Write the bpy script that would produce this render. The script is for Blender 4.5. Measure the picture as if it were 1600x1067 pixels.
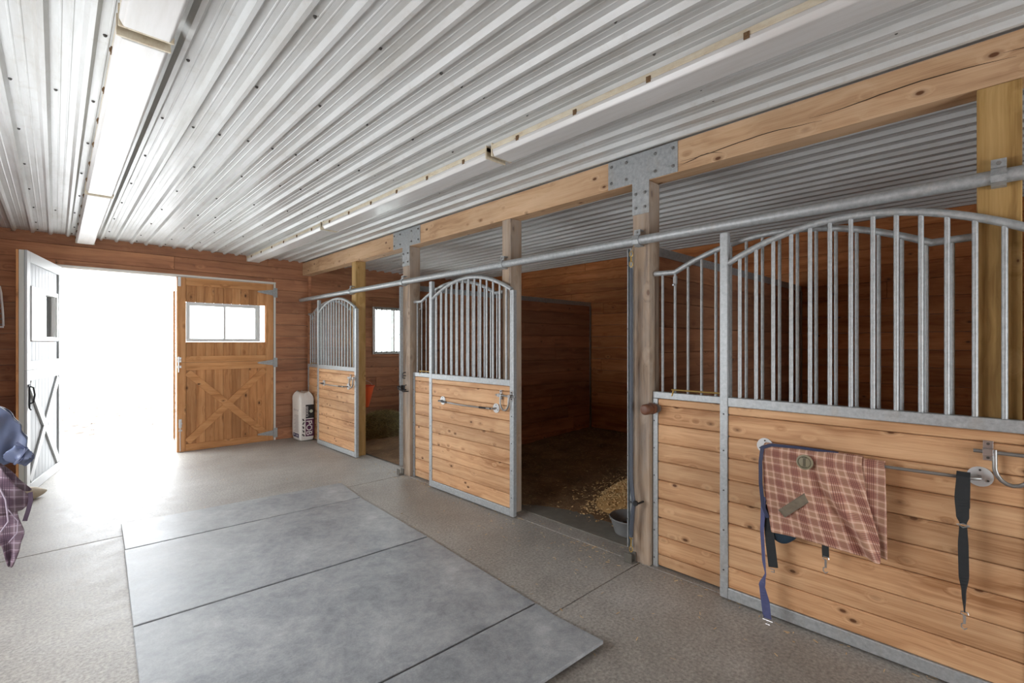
import bpy, bmesh, math, random
from mathutils import Vector, Matrix, noise
R = math.radians
random.seed(7)
for o in list(bpy.data.objects): bpy.data.objects.remove(o)
S = bpy.context.scene
COL = S.collection
# ------------------------------------------------------------------ camera, sky, exposure
cam = bpy.data.cameras.new('camera'); co = bpy.data.objects.new('camera', cam); COL.objects.link(co)
co.location = (0, 0, 1.544); co.rotation_euler = (R(90), 0, -math.atan2(713, 746))
cam.sensor_width = 36; cam.lens = 746/1600*36; cam.shift_y = 3.5/1600; cam.clip_start = .05; cam.clip_end = 500
S.camera = co
S.view_settings.view_transform = 'Standard'; S.view_settings.look = 'None'
S.view_settings.gamma = 1; S.view_settings.use_curve_mapping = False
S.view_settings.exposure = -0.12
W = bpy.data.worlds.new('overcast_sky'); S.world = W; W.use_nodes = True
bg = W.node_tree.nodes['Background']; bg.inputs[0].default_value = (.93, .965, 1, 1); bg.inputs[1].default_value = 14.0
def portal(loc, rot, sx, sy):
    l = bpy.data.lights.new('sky_portal', 'AREA'); l.shape = 'RECTANGLE'; l.size = sx; l.size_y = sy
    l.cycles.is_portal = True
    o = bpy.data.objects.new('sky_portal', l); COL.objects.link(o); o.location = loc; o.rotation_euler = rot
portal((1.25, 8.3, 1.25), (R(-90), 0, 0), 2.6, 2.5)       # big barn doorway
portal((4.67, 8.25, 1.79), (R(-90), 0, 0), .9, .9)        # window of the far stall
portal((1.0, -4.1, 1.2), (R(90), 0, 0), 2.4, 2.4)         # unseen doorway behind the camera, added to bring in daylight
portal((-1.1, 3.2, 1.5), (R(90), 0, R(-90)), 2.2, 1.1)      # long unseen opening added in the left wall for more daylight
portal((6.62, 6.35, 1.6), (R(90), 0, R(90)), 1.5, .9)         # unseen back window, added to light the far stall
S.cycles.max_bounces = 10; S.cycles.diffuse_bounces = 6

# ------------------------------------------------------------------ node helpers
class NT:
    def __init__(s, name):
        s.m = bpy.data.materials.new(name); s.m.use_nodes = True
        s.n = s.m.node_tree.nodes; s.l = s.m.node_tree.links
        s.b = s.n['Principled BSDF']; s.out = s.n['Material Output']
    def add(s, t, **k):
        n = s.n.new(t)
        for a, b in k.items(): setattr(n, a, b)
        return n
    def set(s, sock, v):
        if hasattr(v, 'is_output') or isinstance(v, bpy.types.NodeSocket): s.l.new(v, sock)
        else: sock.default_value = v
    def math(s, op, a, b=0.0, clamp=False):
        n = s.add('ShaderNodeMath', operation=op, use_clamp=clamp); s.set(n.inputs[0], a); s.set(n.inputs[1], b); return n.outputs[0]
    def vmath(s, op, a, b=(0, 0, 0)):
        n = s.add('ShaderNodeVectorMath', operation=op); s.set(n.inputs[0], a); s.set(n.inputs[1], b); return n.outputs[0]
    def obj(s): return s.add('ShaderNodeTexCoord').outputs['Object']
    def noise(s, vec, scale, detail=4, rough=.55, dist=0):
        n = s.add('ShaderNodeTexNoise'); s.set(n.inputs['Vector'], vec); n.inputs['Scale'].default_value = scale
        n.inputs['Detail'].default_value = detail; n.inputs['Roughness'].default_value = rough; n.inputs['Distortion'].default_value = dist
        return n.outputs['Fac']
    def ramp(s, fac, stops):
        n = s.add('ShaderNodeValToRGB'); s.l.new(fac, n.inputs[0]); e = n.color_ramp.elements
        while len(e) < len(stops): e.new(.5)
        for x, (p, c) in zip(e, stops):
            x.position = p; x.color = (c, c, c, 1) if isinstance(c, (int, float)) else (*c, 1)
        return n.outputs[0]
    def mix(s, fac, a, b, mode='MIX'):
        n = s.add('ShaderNodeMix', data_type='RGBA', blend_type=mode)
        s.set(n.inputs[0], fac)
        s.set(n.inputs[6], (*a, 1) if isinstance(a, tuple) else a); s.set(n.inputs[7], (*b, 1) if isinstance(b, tuple) else b)
        return n.outputs[2]
    def bump(s, h, strength=.3, dist=.002):
        n = s.add('ShaderNodeBump'); s.l.new(h, n.inputs['Height']); n.inputs['Strength'].default_value = strength
        n.inputs['Distance'].default_value = dist; s.l.new(n.outputs[0], s.b.inputs['Normal'])
    def base(s, c, rough=.6, metal=0.0):
        s.set(s.b.inputs['Base Color'], (*c, 1) if isinstance(c, tuple) else c)
        s.set(s.b.inputs['Roughness'], rough); s.b.inputs['Metallic'].default_value = metal
def plain(name, c, rough=.6, metal=0.0, var=.12, sc=9):
    t = NT(name); v = t.obj()
    f = t.noise(v, sc, 5, .6)
    t.base(t.mix(f, tuple(x*(1-var) for x in c), tuple(min(1, x*(1+var)) for x in c)), rough, metal)
    return t.m
def wood(name, dark, mid, light, axis='Y', knots=1.0, board_var=.25, rough=.62, gray=0.0, knotcol=(.12, .05, .02), weather=0.0, gloss=.3, kscale=3.2):
    t = NT(name); v = t.obj()
    rnd = t.add('ShaderNodeNewGeometry').outputs['Random Per Island']
    off = t.math('MULTIPLY', rnd, 53.7)
    cmb = t.add('ShaderNodeCombineXYZ')
    for i in range(3): t.l.new(off, cmb.inputs[i])
    p = t.vmath('ADD', v, cmb.outputs[0])
    ai = 'XYZ'.index(axis)
    # knots: scattered small ellipsoids, the grain bends around them
    ks = [kscale*1.5]*3; ks[ai] = kscale*.85
    kp = t.vmath('MULTIPLY', p, tuple(ks))
    vo = t.add('ShaderNodeTexVoronoi'); t.l.new(kp, vo.inputs['Vector']); vo.inputs['Scale'].default_value = 1.35
    kd = vo.outputs['Distance']
    near = t.ramp(kd, [(0, 1), (.32, 0)])
    sc = [26.0]*3; sc[ai] = 1.15
    g = t.vmath('MULTIPLY', p, tuple(sc))
    bend = t.math('MULTIPLY', near, 2.2)
    wob = t.math('MULTIPLY', t.noise(p, 2.0, 2), 3.0)
    bs = t.add('ShaderNodeCombineXYZ')
    bw = t.math('ADD', bend, wob)
    for i in range(3):
        if i != ai: t.l.new(bw, bs.inputs[i])
    g = t.vmath('ADD', g, bs.outputs[0])
    n1 = t.noise(g, .55, 4, .6)
    sc2 = [140.0]*3; sc2[ai] = 3.0
    n2 = t.noise(t.vmath('MULTIPLY', p, tuple(sc2)), 1.0, 3, .6)
    f = t.math('ADD', t.math('MULTIPLY', n1, .72), t.math('MULTIPLY', n2, .28))
    c = t.ramp(f, [(.34, dark), (.47, mid), (.62, light)])
    # board to board tone
    tone = t.math('ADD', t.math('MULTIPLY', rnd, board_var), 1-board_var*.55)
    tc = t.add('ShaderNodeCombineColor')
    for i in range(3): t.l.new(tone, tc.inputs[i])
    c = t.mix(1.0, c, tc.outputs[0], 'MULTIPLY')
    big = t.ramp(t.noise(v, 1.1, 4, .6), [(.3, .82), (.7, 1.08)])
    c = t.mix(1.0, c, big, 'MULTIPLY')
    if knots > 0:
        kf = t.ramp(kd, [(0, 1), (.055*knots, 1), (.085*knots, .35), (.16*knots, 0)])
        c = t.mix(kf, c, knotcol)
    if weather > 0:
        wf = t.math('MULTIPLY', t.ramp(t.noise(t.vmath('MULTIPLY', v, (5, 5, 1.2)), 1.6, 6, .7), [(.35, 0), (.65, 1)]), weather)
        c = t.mix(wf, c, (.33, .30, .27))
    if gray > 0: c = t.mix(gray, c, (.5, .5, .49))
    t.base(c, rough); t.b.inputs['Specular IOR Level'].default_value = gloss
    t.bump(f, .35, .0015)
    return t.m
def galvanised(name, tone=1.0):
    t = NT(name); v = t.obj()
    vo = t.add('ShaderNodeTexVoronoi'); t.l.new(v, vo.inputs['Vector']); vo.inputs['Scale'].default_value = 55
    sp = t.math('MULTIPLY', vo.outputs['Color'], .35) if False else t.noise(v, 42, 3, .7)
    st = t.noise(t.vmath('MULTIPLY', v, (3, 3, .8)), 3, 6, .65)
    c = t.ramp(sp, [(.25, (.40*tone, .425*tone, .43*tone)), (.55, (.56*tone, .59*tone, .60*tone)), (.8, (.70*tone, .73*tone, .73*tone))])
    c = t.mix(t.ramp(st, [(.55, 0), (.8, .45)]), c, (.42, .36, .27))
    t.base(c, t.ramp(sp, [(.2, .42), (.8, .58)]), .45); t.bump(sp, .12, .001)
    return t.m
M = {}
M['galv'] = galvanised('galvanised_steel', .74)
M['plate'] = galvanised('galvanised_plate', .72)
M['board'] = wood('pale_pine_board', (.33, .155, .065), (.52, .29, .145), (.66, .41, .225), 'Y', 1.25, .30, kscale=5.2)
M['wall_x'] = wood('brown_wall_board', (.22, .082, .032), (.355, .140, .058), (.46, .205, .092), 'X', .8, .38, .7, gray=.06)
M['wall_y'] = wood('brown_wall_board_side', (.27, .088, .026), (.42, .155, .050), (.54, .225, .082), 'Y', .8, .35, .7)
M['post'] = wood('weathered_post', (.17, .11, .07), (.38, .27, .18), (.50, .38, .27), 'Z', 1.1, .1, .75, weather=.6)
M['beam'] = wood('fir_beam', (.42, .25, .135), (.57, .37, .215), (.66, .46, .29), 'Y', 1.3, .1, .65, kscale=4.6)
M['treated'] = wood('treated_post', (.28, .16, .05), (.42, .26, .09), (.52, .34, .14), 'Z', .5, .1, .7)
M['door_wood'] = wood('barn_door_wood', (.36, .15, .05), (.54, .255, .10), (.64, .34, .15), 'Z', 1.1, .25, .6)
M['door_rail'] = wood('barn_door_rail_wood', (.39, .165, .055), (.58, .28, .11), (.67, .36, .16), 'X', .9, .2, .6)
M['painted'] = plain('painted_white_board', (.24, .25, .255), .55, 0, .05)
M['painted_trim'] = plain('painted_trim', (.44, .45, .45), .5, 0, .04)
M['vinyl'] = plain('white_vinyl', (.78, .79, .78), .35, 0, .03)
M['seal'] = plain('white_seal', (.72, .70, .64), .5, 0, .08)
M['pale_core'] = plain('pale_door_core', (.50, .51, .47), .6, 0, .08)
M['zinc'] = plain('zinc_flange', (.62, .63, .63), .4, .2, .08)
M['black'] = plain('black_iron', (.018, .018, .02), .45, .3)
M['old_steel'] = plain('grimy_steel', (.13, .12, .10), .6, .4, .3, 30)
M['steel'] = plain('bright_steel', (.55, .55, .55), .3, .9)
M['dull_steel'] = plain('dull_steel', (.30, .30, .29), .42, .8)
M['brass'] = plain('old_brass', (.42, .28, .09), .42, .8)
M['screw'] = plain('dark_screw', (.06, .055, .05), .5, .2)
M['hose'] = plain('slate_rubber_tube', (.055, .065, .085), .5, 0, .2)
M['knob'] = plain('brown_turned_wood', (.13, .05, .025), .5, 0, .3)
M['pan'] = plain('grey_rubber', (.16, .165, .165), .65, 0, .3, 14)
M['orange'] = plain('orange_plastic', (.85, .13, .04), .4, 0, .05)
M['feed'] = plain('dark_feed', (.05, .03, .015), .95, 0, .4, 60)
M['stone'] = plain('tan_stone', (.42, .36, .27), .85, 0, .25, 25)
M['navy'] = plain('navy_nylon', (.022, .030, .075), .55, 0, .3, 30)
M['navy_shiny'] = plain('blue_nylon_sheet', (.105, .125, .20), .36, 0, .3, 8)
M['black_web'] = plain('black_webbing', (.015, .018, .020), .7, 0, .3, 60)
M['violet_web'] = plain('blue_violet_webbing', (.07, .08, .19), .6, 0, .3, 40)
M['teal_lining'] = plain('dark_teal_lining', (.012, .03, .05), .7, 0, .5, 25)
M['piping'] = plain('lilac_piping', (.33, .27, .33), .7)
M['felt'] = plain('worn_grey_felt', (.17, .14, .10), .9, 0, .35, 40)
M['khaki'] = plain('khaki_badge', (.25, .22, .14), .55, 0, .2, 30)
M['khaki_dark'] = plain('khaki_badge_mark', (.10, .085, .05), .6)
M['bag'] = plain('white_plastic_bag', (.78, .765, .73), .4, 0, .06, 20)
M['bag_black'] = plain('bag_black_print', (.012, .014, .018), .45)
M['bag_purple'] = plain('bag_purple_print', (.085, .012, .06), .45)
M['bag_navy'] = plain('bag_navy_print', (.03, .03, .10), .45)
M['bag_white'] = plain('bag_white_print', (.75, .72, .72), .45)
M['bag_green'] = plain('bag_leaf_print', (.55, .62, .52), .45)
M['bag_grey'] = plain('bag_grey_print', (.40, .38, .40), .45)
M['ink'] = plain('bag_ink', (.02, .02, .02), .5)
M['wasp'] = plain('brown_dirt', (.16, .095, .045), .9, 0, .4, 60)
# steel liner of the ceiling: light grey enamel with dust
t = NT('ceiling_sheet'); v = t.obj()
d = t.noise(t.vmath('MULTIPLY', v, (6, .7, 1)), 1.5, 6, .65)
c = t.ramp(d, [(.3, (.43, .425, .40)), (.55, (.56, .57, .56)), (.8, (.64, .655, .65))])
sm = t.ramp(t.noise(v, 9, 8, .75), [(.55, 0), (.70, .35)])
c = t.mix(sm, c, (.36, .33, .27))
t.base(c, t.ramp(d, [(.3, .40), (.8, .30)])); t.b.inputs['Specular IOR Level'].default_value = .5
M['ceiling'] = t.m
# acrylic light lens and enamel housing
t = NT('acrylic_lens'); v = t.obj()
n = t.noise(t.vmath('MULTIPLY', v, (10, 1, 10)), 2, 5, .6)
t.base(t.ramp(n, [(.3, (.66, .65, .62)), (.7, (.78, .78, .77))]), .38); t.b.inputs['Specular IOR Level'].default_value = .6
t.b.inputs['Transmission Weight'].default_value = .12; t.b.inputs['Coat Weight'].default_value = .12
M['lens'] = t.m
t = NT('stained_cream_housing'); v = t.obj()
n = t.noise(t.vmath('MULTIPLY', v, (8, 2.5, 8)), 3, 8, .75)
t.base(t.ramp(n, [(.38, (.70, .65, .52)), (.58, (.60, .52, .38)), (.72, (.28, .19, .10))]), .5)
M['housing'] = t.m
# concrete
t = NT('concrete'); v = t.obj()
n1 = t.noise(v, .9, 6, .6); n2 = t.noise(v, 60, 6, .7); n3 = t.noise(v, 7, 7, .7)
c = t.ramp(n1, [(.3, (.25, .228, .20)), (.55, (.335, .315, .285)), (.75, (.41, .395, .37))])
c = t.mix(1.0, c, t.ramp(n2, [(.32, .55), (.66, 1.32)]), 'MULTIPLY')
c = t.mix(1.0, c, t.ramp(n3, [(.3, .85), (.7, 1.14)]), 'MULTIPLY')
t.base(c, t.ramp(n3, [(.3, .46), (.7, .58)])); t.b.inputs['Specular IOR Level'].default_value = .6
t.bump(n2, .5, .003)
M['concrete'] = t.m
# rubber mats with pale dust
t = NT('dusty_rubber'); v = t.obj()
n1 = t.noise(v, 2.2, 8, .72, .6); n2 = t.noise(v, 11, 9, .8, .4); n3 = t.noise(v, 130, 3, .6)
f = t.math('ADD', t.math('MULTIPLY', n1, .52), t.math('MULTIPLY', n2, .48))
c = t.ramp(f, [(.36, (.15, .165, .18)), (.46, (.25, .265, .28)), (.56, (.34, .355, .365)), (.70, (.50, .51, .52))])
c = t.mix(1.0, c, t.ramp(n3, [(.3, .9), (.7, 1.1)]), 'MULTIPLY')
t.base(c, t.ramp(f, [(.35, .40), (.7, .56)])); t.b.inputs['Specular IOR Level'].default_value = .55
t.bump(n3, .15, .001)
M['mat'] = t.m
M['mat_dark'] = plain('dark_rubber_mat', (.16, .15, .125), .75, 0, .35, 12)
# bedding
t = NT('brown_bedding'); v = t.obj()
n1 = t.noise(v, 3, 7, .7); n2 = t.noise(v, 90, 5, .8)
c = t.ramp(n1, [(.3, (.12, .066, .030)), (.55, (.24, .14, .065)), (.75, (.38, .24, .12))])
c = t.mix(1.0, c, t.ramp(n2, [(.3, .5), (.7, 1.6)]), 'MULTIPLY')
t.base(c, .95); t.bump(n2, 1.0, .02)
M['bedding'] = t.m
t = NT('straw'); rr = t.add('ShaderNodeNewGeometry').outputs['Random Per Island']
t.base(t.ramp(rr, [(0, (.20, .12, .05)), (.5, (.38, .25, .10)), (1, (.55, .40, .19))]), .8); M['straw'] = t.m
t = NT('shaving'); rr = t.add('ShaderNodeNewGeometry').outputs['Random Per Island']
t.base(t.ramp(rr, [(0, (.40, .24, .09)), (.5, (.60, .40, .18)), (1, (.75, .55, .28))]), .8); M['shaving'] = t.m
t = NT('hay'); rr = t.add('ShaderNodeNewGeometry').outputs['Random Per Island']
t.base(t.ramp(rr, [(0, (.12, .095, .035)), (.5, (.26, .22, .09)), (1, (.44, .38, .17))]), .9); M['hay'] = t.m
M['hay_core'] = plain('hay_core', (.12, .095, .04), .95, 0, .5, 40)
M['ground'] = plain('pale_gravel', (.62, .62, .61), .9, 0, .12, 3)
M['clod'] = plain('dark_clod', (.16, .13, .11), .95, 0, .3)
# glass: clear pane
t = NT('window_glass'); tr = t.add('ShaderNodeBsdfTransparent'); gl = t.add('ShaderNodeBsdfGlossy'); gl.inputs['Roughness'].default_value = .02
tr.inputs[0].default_value = (.90, .93, .92, 1); lw = t.add('ShaderNodeLayerWeight'); lw.inputs[0].default_value = .25
mx = t.add('ShaderNodeMixShader'); t.l.new(lw.outputs['Fresnel'], mx.inputs[0]); t.l.new(tr.outputs[0], mx.inputs[1]); t.l.new(gl.outputs[0], mx.inputs[2]); t.l.new(mx.outputs[0], t.out.inputs[0])
M['glass'] = t.m
# plaid cloth from UV (metres)
def plaid(name, ground, band, dark, pale, tan, period=.082):
    t = NT(name); uv = t.add('ShaderNodeTexCoord').outputs['UV']
    sep = t.add('ShaderNodeSeparateXYZ'); t.l.new(uv, sep.inputs[0])
    def frac(o, per, sh=0.0): return t.math('FRACT', t.math('DIVIDE', t.math('ADD', o, sh+10.0), per))
    def band_mask(fr, a, b):
        return t.math('MULTIPLY', t.math('GREATER_THAN', fr, a), t.math('LESS_THAN', fr, b))
    c = None
    res = []
    for o in (sep.outputs[0], sep.outputs[1]):
        fr = frac(o, period); fine = frac(o, .0075)
        wide = band_mask(fr, .05, .42)
        lines = t.math('MULTIPLY', wide, t.math('LESS_THAN', fine, .36))
        tanb = band_mask(fr, .60, .82)
        pl = t.math('ADD', band_mask(fr, .50, .56), band_mask(fr, .88, .95))
        res.append((wide, lines, tanb, pl))
    c = ground
    for w, l, tb, pl in res: c = t.mix(t.math('MULTIPLY', w, .42), c, band)
    for w, l, tb, pl in res: c = t.mix(t.math('MULTIPLY', tb, .40), c, tan)
    for w, l, tb, pl in res: c = t.mix(t.math('MULTIPLY', pl, .50), c, pale)
    for w, l, tb, pl in res: c = t.mix(t.math('MULTIPLY', l, .78), c, dark)
    t.base(c, .85); wv = t.noise(uv, 900, 2); t.bump(wv, .3, .001)
    return t.m
M['plaid'] = plaid('rose_plaid', (.50, .27, .19), (.34, .13, .095), (.12, .035, .03), (.74, .54, .42), (.32, .19, .11))
M['plaid_purple'] = plaid('plum_plaid', (.17, .11, .14), (.11, .06, .09), (.05, .03, .05), (.40, .33, .38), (.13, .10, .11), .09)

# ------------------------------------------------------------------ mesh helpers
class MB:
    def __init__(s): s.v = []; s.f = []; s.mi = []; s.uv = {}; s.m = 0
    def add(s, vs, fs):
        b = len(s.v); s.v += [tuple(p) for p in vs]
        for f in fs: s.f.append([b+i for i in f]); s.mi.append(s.m)
        return s
    def box(s, x0, x1, y0, y1, z0, z1):
        x0, x1 = min(x0, x1), max(x0, x1); y0, y1 = min(y0, y1), max(y0, y1); z0, z1 = min(z0, z1), max(z0, z1)
        return s.add([(x0,y0,z0),(x1,y0,z0),(x1,y1,z0),(x0,y1,z0),(x0,y0,z1),(x1,y0,z1),(x1,y1,z1),(x0,y1,z1)],
                     [(0,3,2,1),(4,5,6,7),(0,1,5,4),(1,2,6,5),(2,3,7,6),(3,0,4,7)])
    def hexa(s, p):   # 8 points: bottom ring, top ring
        return s.add(p, [(0,3,2,1),(4,5,6,7),(0,1,5,4),(1,2,6,5),(2,3,7,6),(3,0,4,7)])
    def tube(s, pts, r, n=10, cap=True, up=None):
        P = [Vector(p) for p in pts]; rs = r if isinstance(r, (list, tuple)) else [r]*len(P)
        rings = []; prev = None
        for i, p in enumerate(P):
            d = (P[min(i+1, len(P)-1)]-P[max(i-1, 0)]).normalized()
            if prev is None:
                a = Vector((0, 0, 1)) if abs(d.z) < .9 else Vector((1, 0, 0)); u = d.cross(a).normalized()
            else:
                u = (prev-d*prev.dot(d)).normalized()
            prev = u; w = d.cross(u)
            rings.append([p+(u*math.cos(2*math.pi*k/n)+w*math.sin(2*math.pi*k/n))*rs[i] for k in range(n)])
        vs = [q for ring in rings for q in ring]; fs = []
        for i in range(len(P)-1):
            for k in range(n):
                a, b = i*n+k, i*n+(k+1) % n
                fs.append((a, b, b+n, a+n))
        if cap: fs.append(tuple(range(n-1, -1, -1))); fs.append(tuple((len(P)-1)*n+k for k in range(n)))
        return s.add(vs, fs)
    def cyl(s, a, b, r, n=16): return s.tube([a, b], r, n)
    def disc(s, c, axis, r, th, n=20, sx=1.0):   # short cylinder along axis
        c = Vector(c); ax = Vector(axis).normalized(); return s.tube([c, c+ax*th], r, n)
    def lathe(s, c, prof, n=32):   # profile of (r, z); closed surface walk
        cx, cy, cz = c; vs = []; fs = []
        for r, z in prof:
            for k in range(n): vs.append((cx+r*math.cos(2*math.pi*k/n), cy+r*math.sin(2*math.pi*k/n), cz+z))
        for i in range(len(prof)-1):
            for k in range(n):
                a, b = i*n+k, i*n+(k+1) % n; fs.append((a, b, b+n, a+n))
        return s.add(vs, fs)
    def prism(s, poly, axis, a, b):   # poly in the two other axes
        n = len(poly)
        def P(u, v, w): return {'X': (w, u, v), 'Y': (u, w, v), 'Z': (u, v, w)}[axis]
        vs = [P(u, v, a) for u, v in poly]+[P(u, v, b) for u, v in poly]
        fs = [tuple(range(n-1, -1, -1)), tuple(range(n, 2*n))]+[(k, (k+1) % n, n+(k+1) % n, n+k) for k in range(n)]
        return s.add(vs, fs)
    def shift(s, dx, dy, dz): s.v = [(x+dx, y+dy, z+dz) for x, y, z in s.v]; return s
def build(name, mb, mats, parent=None, smooth=False, bevel=0, seg=1, solid=0, sub=0, origin=None, offset=0):
    me = bpy.data.meshes.new(name)
    vs = mb.v if origin is None else [(x-origin[0], y-origin[1], z-origin[2]) for x, y, z in mb.v]
    me.from_pydata(vs, [], mb.f)
    if not isinstance(mats, (list, tuple)): mats = [mats]
    for m in mats: me.materials.append(m)
    if len(mats) > 1: me.polygons.foreach_set('material_index', mb.mi)
    bm = bmesh.new(); bm.from_mesh(me); bmesh.ops.recalc_face_normals(bm, faces=bm.faces); bm.to_mesh(me); bm.free()
    if smooth: me.polygons.foreach_set('use_smooth', [True]*len(me.polygons))
    if mb.uv:
        ul = me.uv_layers.new(name='UVMap')
        for lp in me.loops: ul.data[lp.index].uv = mb.uv.get(lp.vertex_index, (0, 0))
    me.update()
    o = bpy.data.objects.new(name, me); COL.objects.link(o)
    if origin is not None and parent is None: o.location = origin
    if parent is not None: o.parent = parent
    if solid:
        md = o.modifiers.new('solid', 'SOLIDIFY'); md.thickness = solid; md.offset = offset
    if sub:
        md = o.modifiers.new('sub', 'SUBSURF'); md.levels = sub; md.render_levels = sub
    if bevel:
        md = o.modifiers.new('bevel', 'BEVEL'); md.width = bevel; md.segments = seg; md.limit_method = 'ANGLE'; md.angle_limit = R(35)
    if smooth == 'angle' or (smooth and not sub and not solid):
        for p in me.polygons: p.use_smooth = True
        try:
            me.set_sharp_from_angle(angle=R(40))
        except Exception: pass
    return o
def tag(o, label, cat, group=None):
    o['label'] = label; o['category'] = cat
    if group: o['group'] = group
    return o
def thing(name, label, cat, loc=(0, 0, 0), rz=0, group=None):
    o = bpy.data.objects.new(name, None); o.empty_display_size = .1; COL.objects.link(o)
    o.location = loc; o.rotation_euler = (0, 0, rz); tag(o, label, cat, group); return o
def struct(o): o['kind'] = 'structure'; return o
def stuff(o, label, cat): o['kind'] = 'stuff'; return tag(o, label, cat)
def kids(o): return [c for c in bpy.data.objects if c.parent == o]
def dup(o, loc=None, label=None, parent=None):
    c = o.copy(); COL.objects.link(c); c.parent = parent
    if loc is not None: c.location = loc
    if label: c['label'] = label
    for k in kids(o):
        if k is not c: dup(k, None, None, c)
    return c

# ------------------------------------------------------------------ setting: ground, floor, walls, ceiling
ZC = 2.89; XF = 2.975; XB = 6.5; XL = -1.1; YF = 8.17; YN = -4.0
b = MB(); b.box(-30, 40, 8.36, 70, -.14, -.04); b.box(6.75, 40, -20, 8.355, -.14, -.04); g = struct(build('ground', b, M['ground']))
b = MB()
for y0, y1 in ((-4.2, 1.810), (1.817, 4.937), (4.944, 8.40)):
    for x0, x1 in ((-1.3, 2.97), (2.976, 6.7)):
        b.box(x0, x1, y0, y1, -.12, 0)
fl = struct(build('floor', b, M['concrete'], bevel=.004, seg=2))
b = MB(); b.box(-1.3, 6.7, -4.2, 8.36, -.2, -.122); struct(build('floor', b, M['mat_dark']))

def board_wall(mb, axis, face, th, u0, u1, z0, z1, h, holes=(), seed=1, gap=.0015, maxlen=3.7):
    """horizontal boards of a wall; face = coordinate of the visible face, th = signed thickness"""
    rng = random.Random(seed); z = z0
    while z < z1-.01:
        zt = min(z+h, z1)
        # intervals free of holes
        cuts = [(u0, u1)]
        for a, c, ha, hb in holes:
            if hb > z+.005 and ha < zt-.005:
                new = []
                for p, q in cuts:
                    if c <= p or a >= q: new.append((p, q)); continue
                    if a > p: new.append((p, a))
                    if c < q: new.append((c, q))
                cuts = new
        # partially covered rows: keep the strip above / below the hole
        extra = []
        for a, c, ha, hb in holes:
            if ha > z+.005 and ha < zt-.005: extra.append((max(a, u0), min(c, u1), z, ha))
            if hb > z+.005 and hb < zt-.005: extra.append((max(a, u0), min(c, u1), hb, zt))
        rows = []
        for p, q in cuts:
            s = p
            first = True
            while s < q-.001:
                L = rng.uniform(1.2, maxlen) if first else maxlen
                first = False
                e = q if q-s < L+.35 else s+L
                rows.append((s, e, z, zt)); s = e
        for s, e, za, zb in rows+extra:
            if axis == 'X': mb.box(s+gap/2, e-gap/2, face, face+th, za+gap, zb-gap)
            else: mb.box(face, face+th, s+gap/2, e-gap/2, za+gap, zb-gap)
        z = zt
    return mb
b = MB()
holes = [(.0, 2.52, -.1, 2.50), (4.24, 5.10, 1.35, 2.23)]
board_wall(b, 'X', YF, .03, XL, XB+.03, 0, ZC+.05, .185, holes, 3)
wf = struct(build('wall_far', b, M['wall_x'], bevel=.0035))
b = MB()   # outer skin and framing behind the boards, same holes
for x0, x1, z0, z1 in ((-1.3, 0, 0, 3.0), (0, 2.52, 2.50, 3.0), (2.52, 4.24, 0, 3.0), (4.24, 5.1, 0, 1.35), (4.24, 5.1, 2.23, 3.0), (5.1, 6.7, 0, 3.0)):
    b.box(x0, x1, YF+.032, YF+.19, z0, z1)
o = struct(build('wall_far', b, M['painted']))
b = MB(); board_wall(b, 'Y', XB, .03, YN, YF, 0, ZC+.05, .185, [(5.6, 7.1, 1.15, 2.05)], 5)  # hole for the unseen back window added for daylight
struct(build('wall_right', b, M['wall_y'], bevel=.0035))
b = MB()
for y0, y1, z0, z1 in ((YN, 5.6, 0, 3.0), (7.1, YF+.19, 0, 3.0), (5.6, 7.1, 0, 1.15), (5.6, 7.1, 2.05, 3.0)): b.box(XB+.032, XB+.15, y0, y1, z0, z1)
struct(build('wall_right', b, M['painted']))
b = MB(); board_wall(b, 'Y', XL, -.03, YN, YF, 0, ZC+.05, .185, [(2.1, 4.3, .95, 2.05)], 6)  # unseen opening, added to let daylight in from the left
struct(build('wall_left', b, M['wall_y'], bevel=.0035))
b = MB(); board_wall(b, 'X', YN, -.03, XL, XB, 0, ZC+.05, .185, [(.2, 2.1, -.1, 2.1)], 8)  # doorway behind the camera, an added daylight opening
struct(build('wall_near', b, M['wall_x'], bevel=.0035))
# corner post trim where the stall front meets the far wall
b = MB(); b.box(3.06, 3.11, YF-.03, YF, 0, 2.68); struct(build('trim_1', b, M['wall_x'], bevel=.003))
# ribbed steel ceiling: six-inch ribs running down the barn
def ceiling():
    b = MB(); pr = []
    x = XL-.1; pitch = .1565; ph = .032
    k = 0
    xs = x+ph
    while xs < XB+.15:
        pr += [(xs, 0), (xs+.016, -.024), (xs+.036, -.024), (xs+.052, 0), (xs+.082, 0), (xs+.085, -.0022), (xs+.090, -.0022), (xs+.093, 0), (xs+.118, 0), (xs+.121, -.0022), (xs+.126, -.0022), (xs+.129, 0)]
        xs += pitch
    Y0, Y1 = YN-.1, YF+.01
    n = len(pr)
    b.add([(x_, Y0, ZC+.018+z_) for x_, z_ in pr]+[(x_, Y1, ZC+.018+z_) for x_, z_ in pr], [(i, i+1, n+i+1, n+i) for i in range(n-1)])
    # deck above
    b.box(XL-.2, XB+.2, YN-.2, YF+.2, ZC+.06, ZC+.16)
    b.m = 1   # fixing screws along the strapping lines
    rng = random.Random(4)
    for Yr in (-.45, .35, 1.15, 2.0, 2.75, 3.55, 4.35, 5.15, 5.95, 6.75, 7.55, 8.02):
        xs = XL-.1+ph; j = 0
        while xs < XB:
            if j % 2 == 0 or abs(Yr-3.55) < .1 or rng.random() < .12:
                cx, cy = xs+.066+rng.uniform(-.008, .008), Yr+rng.uniform(-.02, .02)
                b.tube([(cx, cy, ZC+.018), (cx, cy, ZC+.014), (cx, cy, ZC+.009)], [.0085, .0075, .0045], 7)
            xs += pitch; j += 1
    return struct(build('ceiling', b, [M['ceiling'], M['screw']]))
ceiling()

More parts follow.
